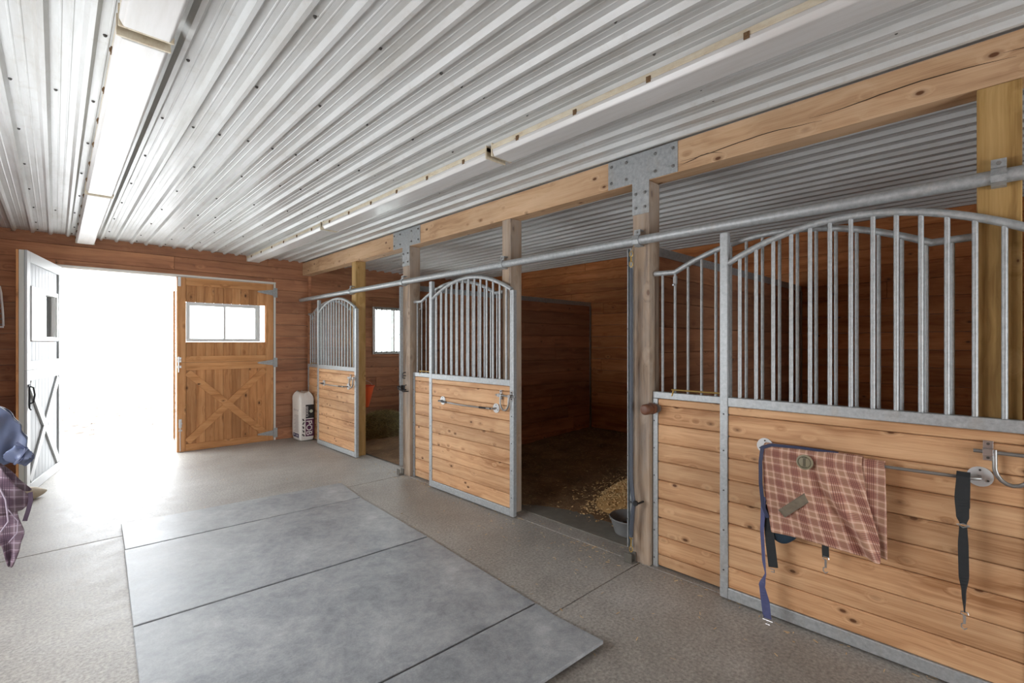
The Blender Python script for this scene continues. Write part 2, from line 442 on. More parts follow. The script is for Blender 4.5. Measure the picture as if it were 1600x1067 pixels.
# ------------------------------------------------------------------ far doorway: frame, two dutch leaves
b = MB()
b.box(-.035, 2.555, YF-.012, YF-.001, 2.502, 2.528)
b.box(2.524, 2.552, YF-.012, YF-.001, 0, 2.502)
b.box(-.02, 0.004, YF+.0, YF+.19, 0, 2.502)
b.box(-.02, 2.54, YF+.004, YF+.19, 2.490, 2.5015)
struct(build('trim_2', b, M['seal'], bevel=.002))
LW = 1.275
def leaf(name, ext_paint, mir):
    """dutch door leaf, local x from hinge 0 to LW, inner face at y=-.04, outer at +.045"""
    root = bpy.data.objects.new(name, None); COL.objects.link(root); struct(root)
    sx = -1 if mir else 1
    def bx(b, x0, x1, y0, y1, z0, z1): b.box(sx*x0, sx*x1, y0, y1, z0, z1)
    Wx0, Wx1, Wz0, Wz1 = .195, 1.165, 1.575, 2.14
    def boards(z0, z1, hole, y0, y1):
        b = MB(); n = 11; w = LW/n
        for k in range(n):
            x0, x1 = k*w+.001, (k+1)*w-.001
            segs = [(z0, z1)]
            if hole and x1 > Wx0 and x0 < Wx1: segs = [(z0, Wz0-.005), (Wz1+.005, z1)]
            for a, c in segs: bx(b, x0, x1, y0, y1, a, c)
        return b
    for nm, z0, z1, hole in (('upper_leaf', 1.275, 2.492, True), ('lower_leaf', .004, 1.2725, False)):
        core = boards(z0, z1, hole, -.022, -.008)
        cm = build(nm, core, M['door_wood'], root, bevel=.0025)
        e = boards(z0-(.012 if hole else 0), z1-(0 if hole else .014), hole, -.007, .022)
        build('outer_boards', e, M[ext_paint], cm, bevel=.003)
        def frame(y0, y1, mat_s, mat_r, nm2, wstile):
            f = MB()
            bx(f, 0, wstile, y0, y1, z0, z1); bx(f, LW-wstile, LW, y0, y1, z0, z1)
            build(nm2+'_stiles', f, mat_s, cm, bevel=.002)
            f = MB(); bt = .09 if nm == 'upper_leaf' else .10
            bx(f, wstile+.001, LW-wstile-.001, y0, y1, z0, z0+bt); bx(f, wstile+.001, LW-wstile-.001, y0, y1, z1-.11, z1)
            build(nm2+'_rails', f, mat_r, cm, bevel=.002)
            if nm == 'lower_leaf':
                f = MB(); hw = .048
                a = (wstile+.02, z0+.13); c = (LW-wstile-.02, z1-.14)
                for (p, q) in (((a[0], a[1]), (c[0], c[1])), ((a[0], c[1]), (c[0], a[1]))):
                    d = Vector((q[0]-p[0], q[1]-p[1])).normalized(); nn = Vector((-d.y, d.x))*hw
                    pl = [(p[0]-nn.x, p[1]-nn.y), (q[0]-nn.x, q[1]-nn.y), (q[0]+nn.x, q[1]+nn.y), (p[0]+nn.x, p[1]+nn.y)]
                    off = 0 if q[1] > p[1] else .001
                    yy = (y0+off, y1-off)
                    f.prism([(sx*u, v) for u, v in pl], 'Y', *yy)
                build('cross_brace', f, mat_r, cm, bevel=.002)
        frame(-.041, -.0225, M['door_wood'], M['door_rail'], 'inner', .105)
        ep = M[ext_paint] if ext_paint == 'painted_trim' else M['painted_trim']
        frame(.0225, .041, ep, ep, 'outer', .10)
        if hole:
            f = MB()
            for ya, yb in ((-.052, .052),):
                t_ = .045
                bx(f, Wx0, Wx1, ya, yb, Wz0, Wz0+t_); bx(f, Wx0, Wx1, ya, yb, Wz1-t_, Wz1)
                bx(f, Wx0, Wx0+t_, ya, yb, Wz0+t_, Wz1-t_); bx(f, Wx1-t_, Wx1, ya, yb, Wz0+t_, Wz1-t_)
                xm = (Wx0+Wx1)/2; bx(f, xm-.014, xm+.014, ya+.015, yb-.015, Wz0+t_, Wz1-t_)
                bx(f, Wx0+t_, Wx0+t_+.02, ya+.02, yb-.02, Wz0+t_, Wz1-t_)
            wfm = build('window_frame', f, M['vinyl'], cm, bevel=.003)
            f = MB(); bx(f, Wx0+t_, xm, .0, .004, Wz0+t_, Wz1-t_)
            build('pane', f, M['glass'], cm)
            f = MB()
            if mir: bx(f, xm, Wx1-t_, .010, .014, Wz0+t_, Wz1-t_)
            else: bx(f, xm, Wx1-t_, .030, .046, Wz0+t_, Wz1-t_)
            build('pane', f, M['vinyl'] if ext_paint == 'painted' and not mir else M['glass'], cm)
    return root
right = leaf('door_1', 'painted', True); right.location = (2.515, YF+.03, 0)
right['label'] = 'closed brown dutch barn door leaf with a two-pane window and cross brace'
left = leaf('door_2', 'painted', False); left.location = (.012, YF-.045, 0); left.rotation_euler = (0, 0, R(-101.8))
left['label'] = 'white painted dutch barn door leaf swung open into the barn at the doorway'
# strap hinges of the closed leaf
for z in (2.36, 1.245, .12):
    b = MB(); x0 = 0.0
    b.prism([(-.004, z-.045), (-.004, z+.045), (-.22, z+.012), (-.235, z), (-.22, z-.012)], 'Y', -.049, -.0425)
    b.box(.014, .062, -.0485, -.0425, z-.075, z+.075)
    b.tube([(.005, -.050, z-.07), (.005, -.050, z+.07)], .008, 8)
    for q in ((-.05, 0), (-.12, 0), (.04, .05), (.04, -.05)):
        b.disc((q[0], -.0495, z+q[1]), (0, -1, 0), .006, .003, 8)
    build('strap_hinge', b, M['plate'], right, bevel=.001)
# slide bolts on the meeting edge
b = MB(); xe = -LW
b.box(xe+.02, xe+.055, -.050, -.0425, .35, .47); b.tube([(xe+.037, -.056, .02), (xe+.037, -.056, .45)], .006, 8)
b.box(xe+.018, xe+.058, -.064, -.0425, .30, .32); b.box(xe+.018, xe+.058, -.064, -.0425, .40, .42)
build('foot_bolt', b, M['steel'], right)
b = MB()
for z in (1.22, 1.30, 1.34):
    b.box(xe+.004, xe+.05, -.052, -.0425, z-.02, z+.012)
b.tube([(xe+.02, -.056, 1.14), (xe+.02, -.056, 1.36)], .006, 8)
build('slide_bolt', b, M['steel'], right)
b = MB(); b.box(xe+.01, xe+.045, -.052, -.0425, 2.36, 2.49); build('top_bolt', b, M['steel'], right)
b = MB(); b.box(xe-.030, xe-.004, .043, .062, .20, 2.30); b.prism([(xe-.03, .2), (xe-.004, .2), (xe-.017, .155)], 'Y', .043, .062)
build('edge_strip', b, M['door_wood'], right)
# handle of the open leaf (outside face)
b = MB(); hx, hz = LW-.055, 1.02
b.tube([(hx, .044, hz+.09), (hx, .075, hz+.075), (hx, .085, hz), (hx, .075, hz-.075), (hx, .044, hz-.09)], .008, 8)
b.tube([(hx, .046, hz+.11), (hx, .046, hz-.13), (hx+.02, .06, hz-.15)], .007, 8)
b.box(hx-.05, hx+.03, .0415, .05, hz+.085, hz+.11)
build('pull_handle', b, M['black'], left, smooth=True)
b = MB(); b.box(LW+.001, LW+.006, -.018, .021, .02, 2.49); build('leaf_edge', b, M['pale_core'], left)

w2 = bpy.data.objects.new('added_window_2', None); COL.objects.link(w2); struct(w2); w2.location = (XB, 5.6, 1.15)  # unseen back window, added to let daylight into the far stall
b = MB()
for q in ((0, 1.5, 0, .05), (0, 1.5, .85, .90), (0, .05, .05, .85), (1.45, 1.5, .05, .85), (.73, .77, .05, .85)): b.box(-.01, .10, q[0], q[1], q[2], q[3])
build('window_frame', b, M['vinyl'], w2, bevel=.003)
b = MB(); b.box(.05, .054, .05, 1.45, .05, .85); build('pane', b, M['glass'], w2)
# window of the far stall (in the far wall) with bars
w1 = bpy.data.objects.new('window_1', None); COL.objects.link(w1); struct(w1); w1.location = (4.24, YF, 1.35)
b = MB(); Wd, Hh = .86, .88
for q in ((0, Wd, -.02, .10, 0, .05), (0, Wd, -.02, .10, Hh-.05, Hh), (0, .045, -.02, .10, .05, Hh-.05), (Wd-.045, Wd, -.02, .10, .05, Hh-.05), (.44, .475, .02, .08, .05, Hh-.05)):
    b.box(*q)
build('window_frame', b, M['vinyl'], w1, bevel=.003)
b = MB(); b.box(.045, .815, .05, .054, .05, Hh-.05); build('pane', b, M['glass'], w1)
for k in range(8):
    x = .06+k*.105
    b = MB(); b.tube([(x, -.035, .01), (x, -.035, Hh-.01)], .008, 8); build('bar', b, M['old_steel'], w1, smooth=True)
b = MB(); b.box(.02, Wd-.02, -.045, -.025, .005, .03); b.box(.02, Wd-.02, -.045, -.025, Hh-.03, Hh-.005); build('bar_rail', b, M['dull_steel'], w1)

# ------------------------------------------------------------------ posts, beams, track
def post(name, y0, y1, mat, label, z1=2.678, plate=None):
    yc = (y0+y1)/2; t = thing(name, label, 'post', (XF+.07, yc, 0), group='posts of the stall row')
    b = MB(); h = (y1-y0)/2; b.box(-.07, .07, -h, h, 0, z1)
    build('post_body', b, mat, t, bevel=.005, seg=2)
    return t, h
p3, h3 = post('support_post', 1.735, 1.867, M['post'], 'weathered wooden post with steel T plate and hanging rubber tie, right of the dark stall')
p2, h2 = post('support_post', 4.83, 4.985, M['post'], 'weathered wooden post with steel T plate, left of the middle stall door')
post('jamb_post', -.032, .108, M['treated'], 'yellowish treated post behind the bars of the nearest stall door')
post('jamb_post', 3.13, 3.245, M['post'], 'wooden jamb post behind the right edge of the middle stall door')
post('jamb_post', 6.20, 6.34, M['treated'], 'yellowish jamb post behind the right edge of the farthest stall door')
post('support_post', -1.42, -1.28, M['post'], 'wooden post behind the near end of the stall row')
for t_, h, ya, yb in ((p3, h3, .270, -.277), (p2, h2, .290, -.300)):
    b = MB(); x = -.077
    b.prism([(-h, 2.455), (h, 2.455), (h, 2.682), (ya, 2.682), (ya, 2.886), (yb, 2.886), (yb, 2.682), (-h, 2.682)], 'X', x, x+.0065)
    pl = build('bracket_plate', b, M['plate'], t_, bevel=.001)
    pts = [(yy, zz) for zz in (2.725, 2.845) for yy in (ya-.03, ya*.42, yb*.42, yb+.03)]+[(yy, zz) for zz in (2.50, 2.60) for yy in (h-.03, -h+.03)]
    for yy, zz in pts:
        b = MB(); b.disc((x, yy, zz), (-1, 0, 0), .0115, .008, 6); b.disc((x-.008, yy, zz), (-1, 0, 0), .006, .007, 8)
        build('bolt', b, M['dull_steel'], pl)
# steel channel on the far edge of each post, floor guide, latches
for t_, h in ((p3, h3), (p2, h2)):
    b = MB(); b.box(-.105, -.0705, h-.006, h-.002, .10, 2.22); b.box(-.105, -.0705, h+.018, h+.022, .10, 2.22); b.box(-.074, -.0705, h-.002, h+.018, .10, 2.22)
    build('edge_channel', b, M['galv'], t_, bevel=.0008)
    for z in (.3, .75, 1.2, 1.65, 2.1):
        b = MB(); b.disc((-.105, h+.02, z), (-1, 0, 0), .004, .002, 8); build('channel_screw', b, M['screw'], t_)
    b = MB(); b.box(-.135, -.075, h-.03, h+.03, 0.0, .010); b.box(-.135, -.127, h-.03, h+.03, .010, .07); b.box(-.083, -.075, h-.03, h+.03, .010, .07)
    build('floor_guide', b, M['old_steel'], t_, bevel=.002)
# latch strike on the farther post
b = MB(); z = 1.02
b.box(-.115, -.071, .045, .066, z-.03, z+.035)
b.tube([(-.09, .08, z+.02), (-.13, .09, z+.02), (-.14, .06, z-.01), (-.13, .0, z-.015), (-.10, -.045, z-.01)], .0075, 8)
b.tube([(-.10, -.05, z+.045), (-.125, -.052, z+.04), (-.125, -.052, z-.03), (-.075, -.05, z-.03)], .006, 8)
b.tube([(-.09, .05, z-.02), (-.12, .0, z-.035), (-.09, -.05, z-.03)], .006, 8)
build('latch_hook', b, M['black'], p2, smooth=True); b = MB()
b.tube([(-.075, .01, z+.19), (-.11, .01, z+.18), (-.11, .01, z+.12), (-.085, .0, z+.12)], .006, 8)
b.tube([(-.085, .05, z+.15), (-.11, .01, z+.15), (-.09, -.02, z+.15)], .005, 8)
build('staple', b, M['black'], p2, smooth=True)
# beams
for y0, y1, lab in ((4.905, 8.168, 'light fir beam over the farthest stall, running to the end wall'),
                    (1.801, 4.903, 'light fir beam between the two steel T plates, over the middle stall'),
                    (-3.95, 1.799, 'long cracked fir beam above the nearest stall')):
    t_ = thing('stall_beam', lab, 'beam', (XF+.07, (y0+y1)/2, 2.679), group='beams over the stall row'); L = (y1-y0)/2
    b = MB(); b.box(-.07, .07, -L, L, 0, ZC-2.682); build('beam_body', b, M['beam'], t_, bevel=.004, seg=2)
    if y0 < 0:   # long drying cracks
        b = MB(); rng = random.Random(2)
        for yc, L2, z0 in ((2.18, .80, .062), (1.45, .78, .095), (.85, .5, .125), (2.45, .28, .045)):
            pts = []
            for k in range(16):
                u = k/15; pts.append((-.0702, yc-L2/2+L2*u, z0+.03*math.sin(u*5)*(.5)+.016*u+rng.uniform(-.002, .002)))
            b.tube(pts, [.0005+.0028*math.sin(math.pi*k/15) for k in range(16)], 5)
        build('crack', b, M['feed'], t_)
# sliding door track: round pipe with clamps
XT = 2.93; ZT = 2.262
t_ = thing('door_track', 'long round galvanised pipe track running across the whole stall front', 'track', (XT, 2.0, ZT))
b = MB(); b.tube([(0, -5.4, 0), (0, 6.12, 0)], .031, 16); build('track_pipe', b, M['galv'], t_, smooth=True)
for yc in (-1.35, .038, 1.80, 3.19, 4.91, 6.27):
    y = yc-2.0; b = MB()
    pts = [(.044, y, -.036), (0, y, -.0365), (-.026, y, -.026), (-.0365, y, 0), (-.026, y, .026), (-.006, y, .037), (-.002, y, .075)]
    for a, c in zip(pts[:-1], pts[1:]):
        a, c = Vector(a), Vector(c); d = (c-a).normalized(); nn = Vector((d.z, 0, -d.x))*.003
        b.hexa([a-nn+Vector((0, -.024, 0)), a+nn+Vector((0, -.024, 0)), a+nn+Vector((0, .024, 0)), a-nn+Vector((0, .024, 0)),
                c-nn+Vector((0, -.024, 0)), c+nn+Vector((0, -.024, 0)), c+nn+Vector((0, .024, 0)), c-nn+Vector((0, .024, 0))])
    b.box(-.002, .044, y-.024, y+.024, .068, .075)
    cl = build('track_clamp', b, M['plate'], t_)
    b = MB(); b.disc((-.005, y, .056), (-1, 0, 0), .009, .010, 6); build('bolt', b, M['dull_steel'], cl)

# ------------------------------------------------------------------ stall doors and fixed fronts
def boards_h(mb, x0, x1, y0, y1, z0, z1, h, gap=.003, seed=0):
    rng = random.Random(seed); z = z1-.05; top = z1
    while top > z0+.004:
        mb.box(x0, x1, y0, y1, max(z, z0)+gap/2, top-gap/2); top = z; z -= h
        if top-z0 < .025: break
def blanket_bar(parent, y0, y1, z, sleeves=True):
    """steel rod bowed off the boards on two round flanges; local coordinates of the door"""
    rt = MB(); rt.tube([(-.002, y0, z), (-.05, y0, z), (-.065, y0+.02, z), (-.072, (y0+y1)/2, z-.006), (-.065, y1-.02, z), (-.05, y1, z), (-.002, y1, z)], .0075, 10)
    r_ = build('blanket_bar', rt, M['dull_steel'], parent, smooth=True)
    for y in (y0, y1):
        f = MB(); f.disc((.003, y, z), (-1, 0, 0), .043, .006, 24); build('flange', f, M['zinc'], r_, smooth=True)
        for a in (90, 210, 330):
            f = MB(); f.disc((-.003, y+.029*math.cos(R(a)), z+.029*math.sin(R(a))), (-1, 0, 0), .0045, .003, 8); build('flange_screw', f, M['screw'], r_)
    for y, s in ((y0, 1), (y1, -1)) if sleeves else ():
        f = MB(); f.tube([(-.06, y+s*.008, z), (-.070, y+s*.16, z-.002)], .0095, 10); build('rubber_sleeve', f, M['black'], r_, smooth=True)
    return r_
def latch(parent, yl):
    """sliding bolt along the board top with a horseshoe pull and clamps"""
    z = 1.08
    b = MB(); b.tube([(-.022, yl+.235, z), (-.022, -.05, z)], .008, 10); rod = build('latch_bolt', b, M['dull_steel'], parent, smooth=True)
    b = MB(); c = yl+.115; w = .055
    pts = [(-.024, c+w, z+.012)]+[(-.030, c+w*math.cos(R(a)), z-.055+.075*math.sin(R(a))*1.0) for a in range(10, -191, -20)]+[(-.024, c-w, z+.012)]
    b.tube(pts, .0085, 10); build('horseshoe_pull', b, M['dull_steel'], rod, smooth=True)
    for yy in (yl+.19, .02):
        b = MB(); b.box(-.004, .003, yy-.016, yy+.016, z-.04, z+.045); b.box(-.035, -.004, yy-.016, yy+.016, z+.008, z+.014); b.box(-.035, -.004, yy-.016, yy+.016, z-.014, z-.008); b.box(-.038, -.033, yy-.016, yy+.016, z-.014, z+.014)
        pl = build('latch_bracket', b, M['steel'], rod, bevel=.0008)
        for dz in (.032, -.028):
            b = MB(); b.disc((-.004, yy, z+dz), (-1, 0, 0), .0055, .004, 8); build('bolt', b, M['screw'], pl)
DW = 1.315
def stall_door(y0, label):
    t_ = thing('stall_door', label, 'stall door', (2.915, y0, 0), group='sliding stall doors')
    D = .042; s = .048
    for nm, a, c, zt in (('stile', 0, s, 2.02), ('stile', DW-s, DW, 2.215)):
        b = MB(); b.box(0, D, a, c, .012, zt); st = build(nm, b, M['galv'], t_, bevel=.004, seg=2)
        for z in (.18, .42, .66, .90, 1.12):
            b = MB(); b.disc((0, (a+c)/2, z), (-1, 0, 0), .005, .002, 8); build('screw', b, M['screw'], st)
    b = MB(); b.box(0, D, s, DW-s, 1.167, 1.222); build('middle_rail', b, M['galv'], t_, bevel=.004, seg=2)
    b = MB(); b.box(0, D, s, DW-s, .012, .078); build('bottom_rail', b, M['galv'], t_, bevel=.004, seg=2)
    yc = DW/2; hw = DW/2-s
    az = lambda y: 2.028+.167*(1-((y-yc)/hw)**2)
    b = MB(); b.tube([(D/2, s*.9+(DW-1.8*s)*k/28, az(s+(DW-2*s)*k/28)) for k in range(29)], .0185, 12)
    build('arch_rail', b, M['galv'], t_, smooth=True)
    for k in range(13):
        y = .110+k*.0912
        b = MB(); b.tube([(D/2, y, 1.220), (D/2, y, az(y)-.008)], .0108, 10); build('bar', b, M['galv'], t_, smooth=True)
    b = MB(); boards_h(b, .006, D-.004, s, DW-s, .078, 1.167, .1305); build('board_panel', b, M['board'], t_, bevel=.0055)
    return t_
def fixed_front(y0, y1, label, gate=True):
    Wd = y1-y0; t_ = thing('stall_front_panel', label, 'stall front', (3.012, y0, 0), group='fixed stall fronts')
    D = .045
    b = MB(); b.box(0, D, Wd-.036, Wd, 0.0, 1.165); st = build('stile', b, M['galv'], t_, bevel=.002)
    for z in (.06, .25, .44, .63, .82, 1.01, 1.13):
        b = MB(); b.disc((0, Wd-.012, z), (-1, 0, 0), .005, .002, 8); build('screw', b, M['screw'], st)
    b = MB(); b.box(0, D, 0, .036, 0, 1.165); build('stile', b, M['galv'], t_, bevel=.002)
    b = MB(); b.box(0, D, 0, Wd, 1.166, 1.212); build('top_rail', b, M['galv'], t_, bevel=.004, seg=2)
    b = MB(); boards_h(b, .006, D-.004, .037, Wd-.037, .01, 1.165, .1285); build('board_panel', b, M['board'], t_, bevel=.0055)
    sh = .155; yc = Wd/2; hw = Wd/2-sh
    def az(y):
        q = abs(y-yc)
        return 2.028+.005*(q-hw)/sh if q > hw else 2.028+.165*(1-(q/hw)**2)
    ys = [0.002, sh*.6]+[sh+(Wd-2*sh)*k/26 for k in range(27)]+[Wd-sh*.6, Wd-.002]
    b = MB(); b.tube([(D/2, y, az(y)) for y in ys], .0175, 12); build('arch_rail', b, M['galv'], t_, smooth=True)
    n = int((Wd-.12)/.0922); gp = .0922
    for k in range(n+1):
        y = Wd-.063-k*gp
        b = MB(); b.tube([(D/2, y, 1.210), (D/2, y, az(y)-.008)], .0092, 8)
        br = build('bar', b, M['galv'], t_, smooth=True)
    y = Wd-.063-gp
    b = MB(); b.tube([(D/2, y, 1.95), (D/2, y, 2.0)], .014, 8); b.tube([(D/2-.03, y, 1.94), (D/2, y, 1.945)], .006, 8); build('hinge_pin', b, M['galv'], t_, smooth=True)
    b = MB(); b.tube([(D/2-.02, y+.015, 1.232), (D/2-.02, y-gp*3.4, 1.232)], .006, 8); b.tube([(D/2-.02, y, 1.232), (D/2-.02, y+.012, 1.19)], .006, 8); build('feed_gate_rod', b, M['brass'], t_, smooth=True)
    return t_
d3 = stall_door(-.09, 'nearest sliding stall door of pale boards and arched bars, a plaid blanket on its bar')
blanket_bar(d3, .185, 1.058, .965, False); latch(d3, -.03+.0)
fixed_front(.112, 1.730, 'fixed boarded stall front with arched bars directly behind the nearest sliding door')
d2 = stall_door(3.033, 'middle sliding stall door of pale boards with an empty blanket bar')
blanket_bar(d2, .225, 1.058, .955); latch(d2, -.03)
fixed_front(3.25, 4.825, 'fixed boarded stall front with arched bars directly behind the middle sliding door')
d1 = stall_door(6.085, 'farthest sliding stall door of pale boards, right beside the white bag')
blanket_bar(d1, .225, 1.058, .955); latch(d1, -.03)
fixed_front(6.345, 8.04, 'fixed boarded stall front with arched bars directly behind the farthest sliding door')

# stall partitions with steel cap
def partition(yc, label, seed):
    t_ = thing('stall_partition', label, 'partition', (4.81, yc, 0), group='stall partitions')
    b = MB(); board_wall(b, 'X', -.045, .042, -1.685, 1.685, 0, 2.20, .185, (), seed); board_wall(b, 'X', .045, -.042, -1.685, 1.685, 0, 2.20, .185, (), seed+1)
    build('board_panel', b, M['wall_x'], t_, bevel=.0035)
    b = MB(); b.box(-1.684, 1.684, -.0028, .0028, .002, 2.198); build('light_blocking_sheet', b, M['wall_x'], t_)  # hidden sheet added to stop light leaking through the board gaps
    b = MB(); b.box(-1.685, 1.685, -.052, .052, 2.202, 2.235); b.box(-1.685, 1.685, -.052, -.0475, 2.17, 2.202); build('cap_channel', b, M['plate'], t_, bevel=.001)
    b = MB(); b.box(1.655, 1.688, -.060, -.0455, .02, 2.17); build('corner_angle', b, M['dull_steel'], t_, bevel=.001)
partition(4.93, 'dark board partition with grey cap at the left inside the middle open stall', 21)
partition(1.80, 'dark board partition with grey cap seen through the bars of the nearest stall', 31)
partition(-1.35, 'board partition at the near side of the nearest stall', 41)

# ------------------------------------------------------------------ ceiling lights
def fixture(x, y0, y1, label):
    t_ = thing('ceiling_light', label, 'ceiling light', (x, (y0+y1)/2, ZC-.005), group='strip lights'); L = (y1-y0)/2; w = .0875
    b = MB(); b.box(-w, w, -L, L, -.045, -.012); b.box(-.03, .03, -L+.1, L-.1, -.012, .004); hs = build('housing', b, M['housing'], t_, bevel=.003)
    b = MB(); pr = [(-w-.002, -.0455), (-w-.002, -.066), (-w+.012, -.092), (w-.012, -.092), (w+.002, -.066), (w+.002, -.0455)]
    b.prism(pr, 'Y', -L+.012, L-.012); build('lens', b, M['lens'], t_, bevel=.006, seg=3)
    rng = random.Random(int((x+y0)*100))
    k = -L+.25
    while k < L-.1:
        b = MB()
        b.box(-w-.006, -w, k-.012, k+.012, -.060, -.030); b.box(-w-.010, -w-.002, k-.006, k+.006, -.05, -.035)
        build('clip', b, M['wasp'], t_, bevel=.001)
        k += .46
    for s in (-1, 1):
        b = MB(); b.box(-w-.004, w+.004, s*(L-.010), s*L, -.090, -.002); build('end_cap', b, M['housing'], t_, bevel=.002)
xl = .268
fixture(xl, 5.36, 8.04, 'left row strip light, the farthest, ending above the white open barn door')
fixture(xl, 2.50, 5.29, 'left row strip light, second from the end wall, above the rubber mats')
fixture(xl, -.35, 2.43, 'left row strip light cut off by the top of the picture')
xr = 2.19
fixture(xr, 5.24, 8.04, 'right row strip light, the farthest, ending above the closed brown barn door')
fixture(xr, 2.45, 5.19, 'right row strip light between the two visible joints, along the stall front')
fixture(xr, -.40, 2.40, 'right row strip light nearest the camera, cut off by the top of the picture')

# ------------------------------------------------------------------ rubber mats
def mat_(p, label, lift=0):
    cx = sum(q[0] for q in p)/4; cy = sum(q[1] for q in p)/4
    b = MB(); N = 14; vs = []; top = []
    c = [Vector((q[0]-cx, q[1]-cy)) for q in p]   # far-left, far-right, near-right, near-left
    fs = []
    for lay in (0, 1):
        for i in range(N+1):
            for j in range(N+1):
                u, v_ = i/N, j/N
                q = c[0]*(1-u)*(1-v_)+c[1]*u*(1-v_)+c[2]*u*v_+c[3]*(1-u)*v_
                z = .0 if lay == 0 else .019+.0025*noise.noise(Vector((q.x*2.2+cx, q.y*2.2+cy, 3)))
                z += lift*max(0, v_-.35)/.65*(.35+.65*u)
                vs.append((q.x, q.y, z))
    K = (N+1)**2
    for i in range(N):
        for j in range(N):
            a = i*(N+1)+j
            fs.append((a, a+1, a+N+2, a+N+1)); fs.append((K+a, K+a+N+1, K+a+N+2, K+a+1))
    ring = [i*(N+1) for i in range(N+1)]+[N*(N+1)+j for j in range(1, N+1)]+[i*(N+1)+N for i in range(N-1, -1, -1)]+[j for j in range(N-1, 0, -1)]
    for a, c2 in zip(ring, ring[1:]+ring[:1]): fs.append((a, c2, K+c2, K+a))
    b.add(vs, fs)
    o = build('rubber_mat', b, M['mat'], bevel=.003); o.location = (cx, cy, .001)
    tag(o, label, 'mat', 'rubber floor mats')
mat_([(.400, 5.205), (2.263, 5.080), (2.188, 4.472), (.371, 4.540)], 'grey rubber mat at the far end of the row, nearest the barn doorway')
mat_([(.366, 4.527), (2.186, 4.457), (2.127, 3.199), (.302, 3.278)], 'grey rubber mat second from the barn doorway')
mat_([(.300, 3.261), (2.126, 3.181), (2.041, 1.938), (.236, 1.993)], 'large dusty grey rubber mat third from the barn doorway')
mat_([(.236, 1.979), (2.040, 1.926), (2.008, 1.429), (.205, 1.520)], 'grey rubber mat nearest the camera, its corner lifted beside the bare concrete', .020)

# ------------------------------------------------------------------ shavings bag
def text_mesh(parent, s, size, loc, rot, mat, name):
    cu = bpy.data.curves.new(name, 'FONT'); cu.body = s; cu.size = size; cu.extrude = .0006; cu.align_x = 'CENTER'; cu.align_y = 'CENTER'; cu.offset = .0015 if size > .08 else 0
    tmp = bpy.data.objects.new(name, cu); COL.objects.link(tmp)
    bpy.context.view_layer.update()
    me = bpy.data.meshes.new_from_object(tmp.evaluated_get(bpy.context.evaluated_depsgraph_get()))
    bpy.data.objects.remove(tmp); me.materials.clear(); me.materials.append(mat)
    o = bpy.data.objects.new(name, me); COL.objects.link(o); o.parent = parent; o.location = loc; o.rotation_euler = rot
    return o
bagt = thing('shavings_bag', 'tall white plastic bag with black and purple print marked POB, standing against the end wall', 'bag', (2.893, 7.92, 0))
def bag_mesh():
    b = MB(); wx, wy, H = .112, .195, .735; N = 40; rows = 26; rng = random.Random(3)
    def ring(z, sx, sy, crump):
        out = []
        for k in range(N):
            a = 2*math.pi*k/N; ca, sa = math.cos(a), math.sin(a); e = 11
            r = (abs(ca/sx)**e+abs(sa/sy)**e)**(-1/e)
            w = 1+crump*noise.noise(Vector((ca*2.2, sa*2.2, z*7)))
            out.append((r*ca*w, r*sa*w, z+crump*.10*noise.noise(Vector((ca*3, sa*3, 9)))))
        return out
    rs = []
    for i in range(rows+1):
        u = i/rows
        if u < .78:
            z = .012+u/.78*(H*.83); k = 1-.10*max(0, .06-u)/.06
            rs.append(ring(z, wx*k, wy*k, .012+.02*u))
        else:
            v_ = (u-.78)/.22; z = H*.83+.012+v_*H*.19
            rs.append(ring(z, wx*(1-.36*v_**3), wy*(1-.42*v_**2.2), .03+.30*v_))
    vs = [q for r_ in rs for q in r_]; fs = []
    for i in range(rows):
        for k in range(N):
            a, c = i*N+k, i*N+(k+1) % N; fs.append((a, c, c+N, a+N))
    fs.append(tuple(range(N-1, -1, -1))); fs.append(tuple(rows*N+k for k in range(N)))
    b.add(vs, fs); return b
build('bag_body', bag_mesh(), M['bag'], bagt, smooth=True)
# faces: local -x (front towards viewer-left after rotation) and -y
def panel(face, u0, u1, z0, z1, mat, name):
    b = MB()
    if face == 'y': b.box(u0, u1, -.1985, -.1960, z0, z1)
    else: b.box(-.1152, -.1125, u0, u1, z0, z1)
    return build(name, b, mat, bagt)

# ------------------------------------------------------------------ ribbons and cloth
def ribbon(pts, widths, twists, th=.003, face=(1, 0, 0)):
    """flat strap: pts along its length, twist in degrees about the path (0 = faces the aisle)"""
    b = MB(); P = [Vector(p) for p in pts]; out = []
    Q = []; n = (len(P)-1)*6
    for i in range(n+1):
        u = i/n*(len(P)-1); k = min(int(u), len(P)-2); f = u-k; f2 = f*f*(3-2*f)
        Q.append((P[k].lerp(P[k+1], f), widths[k]+(widths[k+1]-widths[k])*f2, twists[k]+(twists[k+1]-twists[k])*f2))
    vs = []
    for i, (p, w, tw) in enumerate(Q):
        d = (Q[min(i+1, n)][0]-Q[max(i-1, 0)][0]).normalized(); nf = Vector(face); s_ = d.cross(nf)
        if s_.length < .05: s_ = Vector((0, 1, 0))
        s_.normalize(); q = Matrix.Rotation(R(tw), 3, d); s_ = q @ s_; nn = d.cross(s_).normalized()
        for a, c in ((-1, -1), (1, -1), (1, 1), (-1, 1)): vs.append(p+s_*w/2*a+nn*th/2*c)
    fs = []
    for i in range(n):
        for k in range(4):
            a, c = i*4+k, i*4+(k+1) % 4; fs.append((a, c, c+4, a+4))
    fs.append((3, 2, 1, 0)); fs.append(tuple(n*4+k for k in range(4)))
    b.add(vs, fs); return b
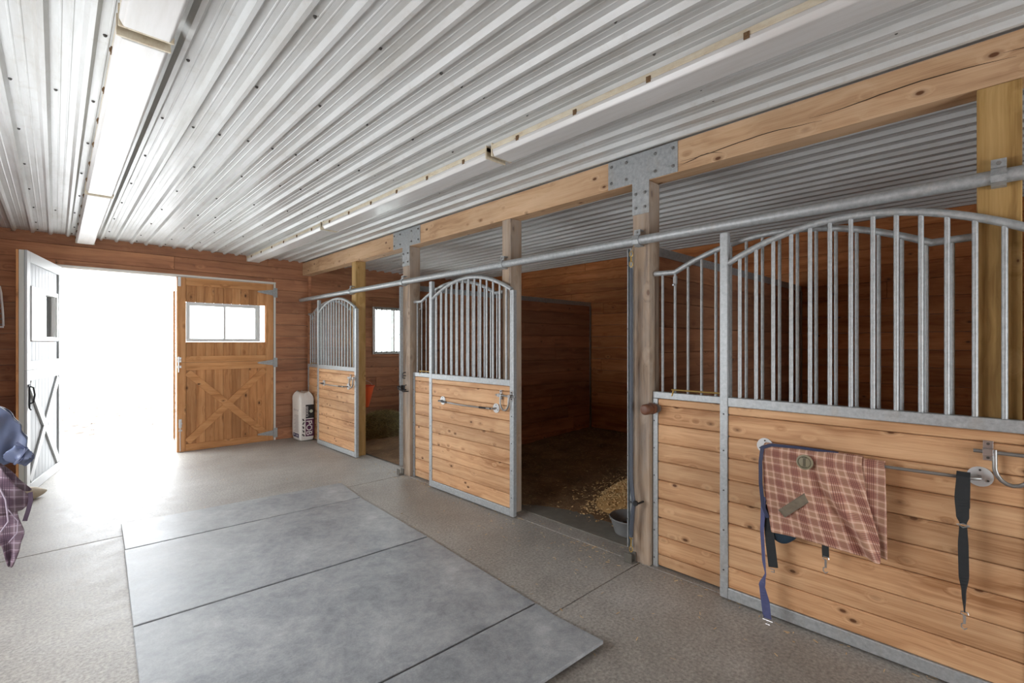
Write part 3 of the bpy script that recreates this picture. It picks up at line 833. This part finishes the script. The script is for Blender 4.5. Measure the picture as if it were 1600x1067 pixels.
def snap(b, p, s=1.0):
    """small bolt snap hanging at p"""
    x, y, z = p
    b.tube([(x, y-.012*s, z), (x, y-.010*s, z+.010*s), (x, y+.010*s, z+.010*s), (x, y+.012*s, z), (x, y, z-.006*s)], .0025*s, 7)
    b.tube([(x, y, z-.004*s), (x, y, z-.040*s)], [.0055*s, .0045*s], 8)
    b.tube([(x, y, z-.038*s), (x, y+.009*s, z-.044*s), (x, y+.010*s, z-.058*s), (x, y, z-.066*s), (x, y-.008*s, z-.058*s)], .0026*s, 7)
def cloth(rows, nu, fx, uvf=None):
    """rows: list of (param, ylo, yhi) expanded by fx(u, row) -> point"""
    b = MB(); vs = []; fs = []; nr = len(rows)
    for i, r in enumerate(rows):
        for j in range(nu+1):
            p = fx(j/nu, i, r); vs.append(p)
            if uvf: b.uv[len(vs)-1] = uvf(j/nu, i, r, p)
    for i in range(nr-1):
        for j in range(nu):
            a = i*(nu+1)+j; fs.append((a, a+1, a+nu+2, a+nu+1))
    b.add(vs, fs); return b

# plaid blanket folded over the bar of the nearest door
BX, BZ = 2.915-.070, .965            # bar position
o0 = (2.845, .69, .95)
bl = thing('horse_blanket', 'brown and rose plaid horse blanket folded over the blanket bar of the nearest stall door', 'blanket', o0)
def lerp(a, b_, t_): return a+(b_-a)*t_
def interp(tab, z):
    for (a, va), (c, vc) in zip(tab[:-1], tab[1:]):
        if (a-z)*(c-z) <= 0: return lerp(va, vc, (z-a)/(c-a) if c != a else 0)
    return tab[-1][1]
def drape(left_tab, right_tab, bot, xoff, rad, back, wr, seed, uv_shear, amp=.010):
    """front sheet + roll over the bar + back sheet"""
    path = []
    nb = 8
    for k in range(nb): path.append(('b', k/nb))
    for k in range(9): path.append(('r', k/8))
    nf = 34
    for k in range(1, nf+1): path.append(('f', k/nf))
    def fx(u, i, r):
        kind, q = r
        ztop = .965
        if kind == 'b':
            z = ztop-back*(1-q); y = lerp(left_tab[0][1], right_tab[0][1], u); x = BX+rad*.9
            x = min(x, 2.900); w = 0
        elif kind == 'r':
            a = math.pi*q; y = lerp(left_tab[0][1], right_tab[0][1], u); x = BX+math.cos(a)*rad; z = ztop+math.sin(a)*rad
            w = 0
        else:
            yl0, yr0 = left_tab[0][1], right_tab[0][1]
            zb = bot(u); z = ztop-(ztop-zb)*q
            yl = interp(left_tab, z); yr = interp(right_tab, z); y = lerp(yl, yr, u)
            x = BX-rad-xoff*q; w = min(1, q*3)
        nz = noise.noise(Vector((y*7+seed, z*2.5, seed)))*amp+noise.noise(Vector((y*16+z*6, z*9, seed+5)))*amp*.4
        x += w*(nz+wr(u, z))
        return (x-o0[0], y-o0[1], z-o0[2])
    cum = [0]
    for i in range(1, len(path)):
        step = back/nb if path[i][0] == 'b' else (math.pi*rad/8 if path[i][0] == 'r' else .47/nf)
        cum.append(cum[-1]+step)
    def uvf(u, i, r, p):
        vv = cum[i]; return (p[1] + uv_shear*max(0, vv-back-.12)*(.3+.7*u), vv+.10*uv_shear*p[1])
    return cloth(path, 46, fx, uvf)
def wr_main(u, z):
    # diagonal fold ridge running from the top right down to the middle, and soft vertical folds
    d = (u-.62)+(z-.90)*.9
    ridge = -.028*math.exp(-(d/.05)**2)+.014*math.exp(-((d+.09)/.04)**2)
    soft = -.010*math.sin(u*9+z*5)*(1 if z < .9 else .3)
    belly = -.022*math.sin(math.pi*min(1, max(0, (.965-z)/.45)))*math.sin(math.pi*u)
    return ridge+soft*.6+belly
build('folded_sheet', drape([(.999, .946), (.955, .948), (.75, .942), (.62, .915), (.40, .880)], [(.999, .50), (.955, .50), (.80, .478), (.62, .43), (.40, .415)],
      lambda u: lerp(.522, .512, u)+.012*math.sin(u*3.1), .012, .030, .16, wr_main, 3, .32), M['plaid'], bl, smooth=True, solid=.007, sub=1)
build('inner_fold', drape([(.999, .56), (.955, .56), (.4, .56)], [(.999, .415), (.955, .412), (.75, .406), (.4, .402)],
      lambda u: .545-.02*u, -.004, .020, .14, lambda u, z: .004*math.sin(u*7+z*4), 11, 0.0, .006), M['plaid'], bl, smooth=True, solid=.006, sub=1)
# navy binding down the left edge and along the top
def bpt(y, z, dx=0): return (BX-.036+dx-o0[0], y-o0[1], z-o0[2])
b = ribbon([bpt(.60, .995, .03), bpt(.76, 1.0, .01), bpt(.90, .995, -.0), bpt(.945, .975, -.006), bpt(.952, .90, -.012), bpt(.950, .78, -.016), bpt(.938, .66, -.016), bpt(.915, .60, -.014)], [.012, .014, .016, .018, .018, .018, .018, .016], [0]*8, .006)
build('navy_binding', b, M['navy'], bl, smooth=True)['label'] = 'navy edge binding'
# lining showing below on the left
b = MB()
rows = [k/10 for k in range(11)]
def fxl(u, i, r):
    y = lerp(.93, .735, u); zt = .56; zb = .565-.075*math.sin(math.pi*min(1, u*1.05+.12))
    z = lerp(.64, zb, r); return (BX-.012-.018*math.sin(math.pi*r)*math.sin(math.pi*u)-o0[0], y-o0[1], z-o0[2]-.025)
build('lining', cloth(rows, 16, fxl), M['teal_lining'], bl, smooth=True, solid=.006, sub=1)['label'] = 'dark teal lining showing below the plaid'
# left hanging straps
b = ribbon([bpt(.93, .66, .02), bpt(.922, .58, .01), bpt(.905, .45, .0), bpt(.890, .335, -.004)], [.040, .042, .046, .046], [10, 0, -15, -10], .004)
build('strap', b, M['black_web'], bl)
b = ribbon([bpt(.945, .70, .018), bpt(.947, .52, -.005), bpt(.935, .36, -.014), bpt(.925, .29, -.016), bpt(.945, .22, -.012), bpt(.928, .14, -.012), bpt(.915, .055, -.02)], [.034, .030, .026, .020, .036, .044, .046], [30, 40, 40, 60, 20, 5, 12], .004)
build('strap', b, M['violet_web'], bl)['label'] = 'blue violet hanging strap'
b = MB(); y0_, z0_ = .912, .045
for q in ((-.026, 0, .026, 0), (-.026, 0, -.024, .02), (.026, 0, .024, .02)):
    b.tube([bpt(y0_+q[0], z0_+q[1], -.02), bpt(y0_+q[2], z0_+q[3], -.02)], .003, 8)
b.tube([bpt(y0_, z0_, -.02), bpt(y0_, z0_-.02, -.022)], .003, 8); b.tube([bpt(y0_-.010, z0_-.02, -.022), bpt(y0_+.010, z0_-.02, -.022)], .003, 8)
build('buckle', b, M['steel'], bl, smooth=True)
b = MB(); b.tube([bpt(.905, .325, -.004), bpt(.885, .325, -.006), bpt(.885, .31, -.006), bpt(.90, .31, -.004)], .003, 7); build('strap_keeper', b, M['dull_steel'], bl, smooth=True)
# patch, badge
def frame_on(y, z, rot, x):
    m = Matrix.Translation((x-o0[0], y-o0[1], z-o0[2])) @ Matrix.Rotation(R(rot), 4, 'X'); return m
b = MB(); N = 12
rows = list(range(N+1))
def fxp(u, i, r):
    a = R(-44); s_ = (r/N-.5)*.175; t_ = (u-.5)*.045
    # long side rises towards the right (towards -y)
    yy = -(s_*math.cos(a)+t_*math.sin(a)); zz = -s_*math.sin(a)+t_*math.cos(a)
    return (BX-.066+.004*math.sin(r*.6)-o0[0], .778+yy-o0[1], .705+zz-o0[2])
build('leg_strap_patch', cloth(rows, 5, fxp), M['felt'], bl, smooth=True, solid=.006)['label'] = 'worn grey felt patch'
b = MB(); c0 = Vector((BX-.058-o0[0], .735-o0[1], .935-o0[2]))
b.tube([c0, c0+Vector((-.006, 0, 0)), c0+Vector((-.008, 0, 0))], [.038, .038, .034], 28); bd = build('round_badge', b, M['khaki'], bl, smooth=True)
b = MB()
b.tube([c0+Vector((-.0085, .029*math.cos(R(a)), .029*math.sin(R(a)))) for a in range(0, 361, 15)], .002, 6)
b.box(c0.x-.0105, c0.x-.008, c0.y-.006, c0.y+.006, c0.z-.020, c0.z+.020)
b.box(c0.x-.0105, c0.x-.008, c0.y-.012, c0.y+.012, c0.z+.022, c0.z+.026); b.box(c0.x-.0105, c0.x-.008, c0.y-.012, c0.y+.012, c0.z-.026, c0.z-.022)
build('badge_mark', b, M['khaki_dark'], bd)
b = ribbon([bpt(.655, .56, .02), bpt(.652, .49, .012), bpt(.650, .462, .01)], [.030, .030, .030], [0, 0, 0], .005); sn = build('snap_tab', b, M['black_web'], bl)
b = MB(); snap(b, bpt(.650, .455, .01), 1.1); build('snap_hook', b, M['steel'], bl, smooth=True)
# black strap hanging from the right end of the bar
st = thing('hanging_strap', 'long black webbing strap with metal snap hanging from the right end of the blanket bar', 'strap', (2.845, .144, .97))
b = ribbon([(.016, 0, -.14), (.016, 0, 0), (.0, 0, .018), (-.016, 0, 0), (-.017, .004, -.09), (-.016, .002, -.17), (-.016, 0, -.205)], [.040, .042, .044, .044, .048, .042, .022], [0, 0, 0, 0, 8, -10, 10], .004)
build('webbing', b, M['black_web'], st)
b = ribbon([(-.016, 0, -.212), (-.017, 0, -.30), (-.018, -.002, -.42), (-.017, -.002, -.50), (-.017, -.004, -.58)], [.026, .034, .034, .016, .014], [10, 5, -5, 35, 80], .004)
build('webbing', b, M['black_web'], st)
b = MB(); b.tube([(-.018, -.02, -.208), (-.022, 0, -.200), (-.018, .02, -.208), (-.022, 0, -.216), (-.018, -.02, -.208)], .003, 8); build('ring', b, M['steel'], st, smooth=True)
b = MB(); snap(b, (-.017, -.004, -.59), 1.0); build('snap_hook', b, M['steel'], st, smooth=True)

# ------------------------------------------------------------------ rubber tie on the post, door stop, pan
tie = thing('cross_tie', 'dark slate rubber-covered tie hanging down the front of the post beside the open stall', 'tie', (2.905, 1.835, 0))
b = MB(); pz = [(2.07, 0, 0), (2.0, 0, .0), (1.6, .001, 0), (1.0, .0, 0), (.60, -.004, -.003), (.49, -.012, -.020), (.44, -.013, -.030), (.38, -.012, -.020), (.26, -.006, -.006), (.20, -.004, -.002)]
b.tube([(x, y, z) for z, x, y in pz], [.011]*3+[.012, .0135, .014, .013, .0145, .015, .014], 12); build('rubber_tube', b, M['hose'], tie, smooth=True)
b = MB()
for z in (2.17, 2.10): b.tube([(0, .014*math.cos(a*.7854), z+.020*math.sin(a*.7854)) for a in range(9)], .0035, 7)
b.tube([(0, 0, 2.155), (0, 0, 2.12)], .006, 8); build('top_snap', b, M['brass'], tie, smooth=True)
b = MB(); b.tube([(-.002, -.012, .20), (-.002, .012, .20)], .004, 7); b.tube([(-.002, .0, .19), (-.002, 0, .13)], .005, 7)
b.tube([(-.002, .012*math.cos(a*.7854), .112+.022*math.sin(a*.7854)) for a in range(9)], .0038, 7); b.tube([(-.002, .013*math.cos(a*.7854), .195+.014*math.sin(a*.7854)) for a in range(9)], .0035, 7)
build('bottom_snap', b, M['brass'], tie, smooth=True)
b = MB(); b.tube([(-.02, .008, .445), (-.02, -.03, .445), (-.02, -.045, .44)], .006, 8); b.tube([(-.02, -.05, .44), (.04, -.055, .44), (.066, -.055, .44)], .007, 8)
b.tube([(-.032, -.048, .445), (-.012, -.048, .445)], .017, 12); build('tie_bracket', b, M['black'], tie, smooth=True)
b = MB(); b.tube([(.004, -.03, 2.62-.36), (.0, -.012, 2.40-.20), (0, -.002, 2.19)], .002, 6); build('twine', b, M['straw'], tie)
ks = thing('door_stop', 'turned brown wooden door stop knob sticking out where the nearest stall front meets the post', 'door stop', (2.992, 1.712, 1.098))
b = MB(); b.tube([(0, 0, 0), (-.012, 0, 0), (-.030, 0, 0), (-.045, 0, 0), (-.050, 0, 0), (-.054, 0, 0), (-.070, 0, 0), (-.115, 0, 0), (-.122, 0, 0), (-.125, 0, 0)], [.030, .037, .040, .038, .028, .028, .037, .036, .031, .022], 20); build('knob_body', b, M['knob'], ks, smooth=True)
b = MB(); b.tube([(0, -.02, 0), (.018, -.02, 0)], .03, 12); build('knob_base', b, M['dull_steel'], ks, smooth=True)
pan = thing('feed_pan', 'round grey rubber feed pan on the floor of the dark open stall', 'feed pan', (3.37, 2.13, .012)); pan.scale = (.86, .86, .95)
b = MB(); b.lathe((0, 0, 0), [(.001, 0), (.135, 0), (.15, .006), (.185, .105), (.197, .125), (.203, .135), (.197, .142), (.186, .136), (.172, .105), (.142, .018), (.001, .014)], 40); build('pan_shell', b, M['pan'], pan, smooth=True)
b = MB(); vs = [(0, 0, .05)]; fs = []
for k in range(24): vs.append((.152*math.cos(k*math.pi/12), .152*math.sin(k*math.pi/12), .042+.006*math.sin(k*2.1)))
b.add(vs, [(0, 1+k, 1+(k+1) % 24) for k in range(24)]); build('feed', b, M['feed'], pan, smooth=True)

# ------------------------------------------------------------------ stall floors: mats, bedding, shavings, hay
def mound(name, x0, x1, y0, y1, hf, mat, nx=60, ny=60, jit=.012):
    b = MB(); vs = []; fs = []
    for i in range(nx+1):
        for j in range(ny+1):
            x, y = lerp(x0, x1, i/nx), lerp(y0, y1, j/ny)
            h = hf(x, y); h = h+(noise.noise(Vector((x*9, y*9, 1)))*jit+noise.noise(Vector((x*27, y*27, 5)))*jit*.5)*min(1, max(0, h)*18)
            vs.append((x, y, h if h > .003 else -.01))
    for i in range(nx):
        for j in range(ny):
            a = i*(ny+1)+j; fs.append((a, a+ny+1, a+ny+2, a+1))
    b.add(vs, fs); return build(name, b, mat, smooth=True)
def sm(a, b_, x): t_ = max(0, min(1, (x-a)/(b_-a))); return t_*t_*(3-2*t_)
b = MB(); b.box(3.13, 6.49, 1.86, 4.875, .001, .010); tag(build('stall_mat', b, M['mat_dark']), 'dark rubber mat covering the floor of the dark open stall', 'mat')
def bed2(x, y):   # bedding swept back from the doorway of the middle stall
    d = sm(-.25, .75, (y-3.15)*1.0+(x-3.25)*.55)*.9; back = sm(4.4, 6.3, x)
    side = sm(1.9, 2.3, y) if True else 1
    return .012+.075*d*(1)+.07*back-.02*(1-sm(3.15, 3.5, x))
o = mound('stall_bedding', 3.14, 6.49, 1.87, 4.87, bed2, M['bedding']); stuff(o, 'brown soiled bedding spread over the floor of the dark open stall', 'bedding')
o = mound('stall_bedding', 3.14, 6.49, 5.0, 8.16, lambda x, y: .012+.06*sm(3.2, 4.0, x)+.04*sm(6.4, 7.8, y), M['bedding']); stuff(o, 'trampled brown bedding on the floor of the farthest stall', 'bedding')
o = mound('stall_bedding', 3.10, 6.49, -1.28, 1.74, lambda x, y: .05+.05*sm(4, 6, x), M['bedding'], 30, 30); stuff(o, 'brown bedding behind the front of the nearest stall', 'bedding')
def hgt(x, y): return bed2(x, y)
def chips(name, n, fn, mat, ln, wd, seed, flat=.5):
    rng = random.Random(seed); b = MB()
    for _ in range(n):
        p = fn(rng)
        if p is None: continue
        x, y, z = p; a = rng.uniform(0, 6.283); L = ln*rng.uniform(.5, 1.4)/2; w = wd*rng.uniform(.6, 1.4)/2
        tz = rng.uniform(-flat, flat)
        d = Vector((math.cos(a)*math.cos(tz), math.sin(a)*math.cos(tz), math.sin(tz))); s_ = Vector((-math.sin(a), math.cos(a), rng.uniform(-.4, .4))).normalized()
        c = Vector((x, y, z+abs(math.sin(tz))*L+.0015)); nn = d.cross(s_)*w*.35
        b.add([c-d*L-s_*w-nn, c+d*L-s_*w-nn, c+d*L+s_*w-nn, c-d*L+s_*w-nn, c-d*L+nn, c+d*L+nn], [(0, 3, 2, 1), (0, 1, 5, 4), (2, 3, 4, 5), (1, 2, 5), (3, 0, 4)])
    return build(name, b, mat)
def f_bed(rng):
    x, y = rng.uniform(3.15, 6.4), rng.uniform(1.95, 4.8)
    if rng.random() > .25+.75*sm(-.3, .6, (y-3.0)+(x-3.3)*.5): return None
    return x, y, hgt(x, y)+.002
stuff(chips('straw_litter', 3500, f_bed, M['straw'], .035, .005, 5, .25), 'short straw pieces scattered over the bedding of the dark open stall', 'straw')
def pile_h(x, y, cx=4.22, cy=2.52, rx=.62, ry=.36, h=.15):
    q = ((x-cx)/rx)**2+((y-cy)/ry)**2; return h*max(0, 1-q)**.8
o = mound('shavings_pile', 3.5, 4.95, 2.0, 3.05, lambda x, y: hgt(x, y)+pile_h(x, y)-.008 if pile_h(x, y) > 0 else 0, M['shaving'], 50, 40, .02)
stuff(o, 'heap of golden wood shavings on the stall floor behind the feed pan', 'shavings')
def f_pile(rng):
    x, y = rng.gauss(4.2, .33), rng.gauss(2.52, .22)
    if x < 3.2 or y < 1.95: return None
    return x, y, hgt(x, y)+pile_h(x, y)
stuff(chips('shavings_litter', 2600, f_pile, M['shaving'], .020, .014, 8, .5), 'loose golden wood shavings covering the heap behind the feed pan', 'shavings')
# hay heap in the farthest stall
HX, HY = 3.98, 7.25
def hay_h(x, y): q = ((x-HX)/.52)**2+((y-HY)/.50)**2; return .34*max(0, 1-q)**.55
o = mound('hay_heap', 3.3, 4.7, 6.6, 7.9, lambda x, y: .05+hay_h(x, y) if hay_h(x, y) > 0 else 0, M['hay_core'], 50, 50, .05)
stuff(o, 'dark green-brown heap of hay on the floor of the farthest stall', 'hay')
def f_hay(rng):
    a = rng.uniform(0, 6.283); r_ = math.sqrt(rng.random())*1.04; x, y = HX+.52*r_*math.cos(a), HY+.50*r_*math.sin(a)
    return x, y, .055+hay_h(x, y)+rng.uniform(-.02, .015)
stuff(chips('hay_strands', 5000, f_hay, M['hay'], .085, .0035, 9, .6), 'loose hay strands covering the heap in the farthest stall', 'hay')
def f_aisle(rng):
    k = rng.random()
    if k < .45: return rng.uniform(1.0, 2.95), rng.uniform(.4, 7.9), .002
    if k < .8: return 2.97-abs(rng.gauss(0, .10)), rng.uniform(.2, 6.5), .002
    return rng.uniform(2.5, 3.1), rng.uniform(1.9, 3.2), .002
stuff(chips('straw_litter', 380, f_aisle, M['shaving'], .022, .0035, 12, .1), 'bits of straw strewn on the concrete along the stall fronts', 'straw')

# orange bucket in the farthest stall
bk = thing('feed_bucket', 'orange-red plastic bucket hanging on the far wall inside the farthest stall', 'bucket', (3.92, 7.93, .425))
b = MB(); b.lathe((0, 0, 0), [(.001, 0), (.10, 0), (.112, .01), (.200, .36), (.212, .365), (.212, .375), (.198, .376), (.104, .02), (.001, .016)], 32); build('bucket_shell', b, M['orange'], bk, smooth=True)
b = MB(); b.tube([(.205*math.cos(R(a)), .03+.05*math.sin(R(a)), .37+.10*math.sin(R(a))) for a in range(0, 181, 15)], .0035, 7); build('bail', b, M['steel'], bk, smooth=True)
b = MB(); b.tube([(0, .235, .50), (0, .10, .48), (0, .08, .465), (0, .085, .455)], .004, 7); b.box(-.02, .02, .232, .239, .45, .53); build('hook', b, M['steel'], bk)

# ------------------------------------------------------------------ left side: blanket arms with blankets, rack, stone
def wall_arm(y, z, xe, label):
    t_ = thing('blanket_arm', label, 'rack', (XL, y, z), group='blanket arms on the left wall'); L = xe-XL
    b = MB(); b.box(.0, .008, -.04, .04, -.09, .09); build('mounting_plate', b, M['dull_steel'], t_)
    b = MB(); b.tube([(.006, 0, 0), (L-.02, 0, 0), (L, 0, .02)], .011, 10); b.tube([(.006, 0, -.07), (L*.35, 0, -.002)], .007, 8); build('arm', b, M['dull_steel'], t_, smooth=True)
    return t_
wall_arm(4.25, 1.175, -.30, 'steel arm on the left wall carrying the blue nylon blanket')
wall_arm(3.55, .955, -.28, 'steel arm on the left wall carrying the plum plaid blanket')
def hang(name, label, y, ztop, xa, edge, bot, mat, seed, amp, thick=.010, gap=.03, uv=False):
    """cloth draped over an arm that runs along x; edge(z) -> free end x; bot(u) -> lower z"""
    org = (xa, y, ztop)
    t_ = thing(name, label, 'blanket', org)
    for side in (-1, 1):
        rows = [k/34 for k in range(35)]
        def fx(u, i, r):
            zb = bot(u) if side < 0 else lerp(bot(u), ztop, .25)
            q = r; z = lerp(ztop, zb, q); xe = edge(z)
            # the draped top sags past the arm end
            x = lerp(xa, xe, u); drop = .055*max(0, (u-.72)/.28)**2*(1-q)
            z -= drop
            g_ = gap*min(1, q*9)**.5+.035*math.sin(min(1, q)*math.pi)*.8
            yy = side*(.004+g_)+amp*noise.noise(Vector((x*9+seed, z*3, seed*1.7+side)))*min(1, q*5)+amp*.5*noise.noise(Vector((x*22, z*8, seed+side)))*min(1, q*5)
            return (x-org[0], yy, z-org[2])
        def uvf(u, i, r, p): return (p[0], p[2]+.3*p[0])
        bm_ = cloth(rows, 40, fx, uvf if uv else None)
        build('front_fall' if side < 0 else 'back_fall', bm_, mat, t_, smooth=True, solid=thick, sub=1)
    return t_
nb_ = hang('nylon_blanket', 'blue nylon horse blanket hanging at the left picture edge before the white door leaf', 4.25, 1.21, -1.0,
     lambda z: .006*math.sin(z*60)+interp([(1.22, -.245), (1.14, -.185), (1.04, -.15), (.95, -.128), (.84, -.102), (.79, -.105), (.715, -.15), (.3, -.30)], z), lambda u: .78-.08*math.sin(u*4), M['navy_shiny'], 4, .085)
b = MB(); rng = random.Random(6)
rows = [k/12 for k in range(13)]
def fxk(u, i, r):
    a = u*math.pi*2; rr_ = .055*math.sin(math.pi*min(.97, max(.03, r)))*(1+.35*math.sin(a*3+r*9))
    return (.845+.04*(r-.5)+rr_*math.cos(a), -.095+rr_*.5*math.sin(a), -.345-.13*(r-.5)+rr_*.2*math.sin(a*2))
build('bunched_hem', cloth(rows, 24, fxk), M['navy_shiny'], nb_, smooth=True)
for q in (0, 1):
    b = ribbon([(.83, -.11, -.26-.03*q), (.865+.01*q, -.12, -.30), (.855, -.125, -.36+.02*q), (.82, -.12, -.39)], [.012]*4, [0, 30, 60, 20], .003, (0, 1, 0)); build('drawcord', b, M['navy'], nb_)
pb_ = hang('plaid_blanket', 'plum and grey plaid blanket hanging lowest at the left picture edge above the bare concrete', 3.55, .99, -1.0,
     lambda z: interp([(1.0, -.21), (.91, -.168), (.844, -.137), (.775, -.092), (.73, -.092), (.675, -.13), (.6, -.16), (.3, -.20)], z), lambda u: .64+.05*math.sin(u*2), M['plaid_purple'], 9, .045, uv=True)
# dark lower corner, piping and straps of the plaid blanket
b = MB(); rows = [k/16 for k in range(17)]
def fxc(u, i, r):
    z = lerp(.80, .402, r); xr = interp([(.80, -.15), (.656, -.138), (.565, -.110), (.529, -.128), (.486, -.132), (.40, -.162)], z); xl_ = interp([(.80, -.55), (.60, -.40), (.543, -.20), (.43, -.18), (.40, -.172)], z)
    x = lerp(xl_, xr, u); return (x+1.0, -.015-.015*math.sin(u*6+r*3), z-.99)
m2 = cloth(rows, 14, fxc, lambda u, i, r, p: (p[0], p[2])); build('lower_corner', m2, M['plaid_purple'], pb_, smooth=True, solid=.008, sub=1)
b = MB()
b.tube([(.78, -.085, -.10), (.82, -.10, -.22), (.83, -.10, -.33), (.79, -.095, -.40), (.74, -.09, -.42)], .0035, 8); build('piping', b, M['piping'], pb_, smooth=True)
b = ribbon([(.905, -.06, -.21), (.908, -.07, -.25), (.898, -.07, -.30), (.886, -.07, -.35)], [.018]*4, [0, 20, 10, 0], .004, (0, 1, 0)); build('strap', b, M['plaid_purple'], pb_)
b = MB(); b.tube([(.82, -.08, -.26), (.862, -.085, -.34), (.86, -.085, -.40), (.83, -.085, -.44)], .0025, 8); build('cord', b, M['piping'], pb_, smooth=True)
# wire rack on the end wall at the left picture edge
rk = thing('wire_rack', 'small white wire rack fixed to the end wall at the far left', 'rack', (-.47, YF-.02, 1.80))
b = MB(); b.tube([(-.02, 0, .40), (.0, -.03, .41), (.012, -.04, .33), (.026, -.05, .10), (.03, -.05, -.05)], .010, 8); b.tube([(-.30, 0, .40), (-.28, -.03, .41), (-.27, -.05, .10), (-.27, -.05, -.05)], .010, 8); build('side_rail', b, M['vinyl'], rk, smooth=True)
for k in range(5):
    b = MB(); z = .22-k*.062; b.tube([(-.28, -.045, z), (.02, -.045, z-.004)], .008, 8); build('rung', b, M['dull_steel'], rk, smooth=True)
b = MB(); b.box(-.30, .03, -.03, 0.018, -.07, -.05); build('shelf', b, M['vinyl'], rk)
# pointed tan stone holding the open leaf
b = MB(); vs = []; fs = []; N = 20; Rr = 10
for i in range(Rr+1):
    u = i/Rr; s_ = math.sin(math.pi*min(.985, max(.015, u)))**.6*(1-.55*u)
    for k in range(N):
        a = 2*math.pi*k/N; yy = math.cos(a)*.075*s_; zz = .052+max(-.05, math.sin(a)*.062*s_)-.02*u
        vs.append((lerp(-.15, .17, u)+.01*noise.noise(Vector((u*4, a, 2))), yy, max(.0, zz+.006*noise.noise(Vector((u*5, math.cos(a)*2, math.sin(a)*2))))))
for i in range(Rr):
    for k in range(N):
        a, c = i*N+k, i*N+(k+1) % N; fs.append((a, c, c+N, a+N))
fs.append(tuple(range(N-1, -1, -1))); fs.append(tuple(Rr*N+k for k in range(N)))
b.add(vs, fs); o = build('door_stone', b, M['stone'], smooth=True); o.location = (-.19, 6.70, .0); o.scale = (1, 1.2, 1.5); o.rotation_euler = (0, 0, R(43)); tag(o, 'pointed tan stone on the floor against the foot of the white open door leaf', 'stone')

# ------------------------------------------------------------------ outside
def f_out(rng):
    return rng.uniform(-1.5, 6), rng.uniform(9.5, 22), -.03
def clods():
    rng = random.Random(5); b = MB()
    for _ in range(260):
        x, y = rng.uniform(-2.5, 5), rng.uniform(11, 21); r_ = rng.uniform(.02, .09)
        b.tube([(x-r_, y, -.04), (x-r_*.4, y+rng.uniform(-.05, .05), -.02), (x+r_*.5, y, -.02), (x+r_, y+.03, -.04)], [r_*.2, r_*.5, r_*.5, r_*.2], 6)
    return build('dirt_clods', b, M['clod'])
stuff(clods(), 'small dark clods scattered over the bright ground outside the doorway', 'dirt')

# bag print, last because it needs the body
panel('y', -.030, .100, .36, .575, M['bag_black'], 'black_label')
panel('y', -.032, .098, .075, .345, M['bag_purple'], 'purple_label')
text_mesh(bagt, 'POB', .125, (.018, -.1992, .21), (R(90), R(90), 0), M['bag_white'], 'product_letters')
text_mesh(bagt, "onice's", .062, (-.004, -.1992, .467), (R(90), R(90), 0), M['bag_white'], 'maker_letters')
b = MB(); b.disc((.055, -.1982, .47), (0, -1, 0), .026, .0012, 20); b.prism([(.022, .47), (.042, .455), (.042, .485)], 'Y', -.1994, -.1982); build('leaf_mark', b, M['bag_green'], bagt)
b = MB()
for z in (.12, .155, .19, .23, .27): b.box(.074, .079, -.1994, -.1984, z-.012, z+.014)
build('small_print', b, M['bag_grey'], bagt)
b = MB(); rng = random.Random(2)
for z in (.10, .16, .22, .285, .34):
    for q in range(4):
        a = rng.uniform(-.012, .012); b.box(-.078+a, -.058+a, -.1985, -.1970, z+q*.009-.018, z+q*.009-.013+.004)
    b.box(-.072, -.062, -.1985, -.1970, z-.018, z+.018)
build('pictogram_print', b, M['ink'], bagt)
b = MB()
for z in range(9): b.box(-.03, -.022, -.1985, -.1972, .40+z*.017, .412+z*.017); b.box(-.06, -.055, -.1985, -.1972, .42+z*.014, .430+z*.014)
build('small_print', b, M['bag_grey'], bagt)
panel('x', -.13, .10, .055, .115, M['bag_navy'], 'navy_label')
b = MB()
for k in range(3): b.box(-.1158, -.1140, -.10+k*.03, -.085+k*.03, .07, .10)
b.box(-.1158, -.1140, .02, .08, .085, .098); build('small_print', b, M['bag_white'], bagt)
b = MB()
for k in range(14): b.box(-.1150, -.1135, -.12, .07-.03*(k % 3), .14+k*.020, .146+k*.020)
for k in (-.09, -.01, .06): b.box(-.1150, -.1135, k-.012, k+.012, .47, .50)
build('small_print', b, M['bag_grey'], bagt)
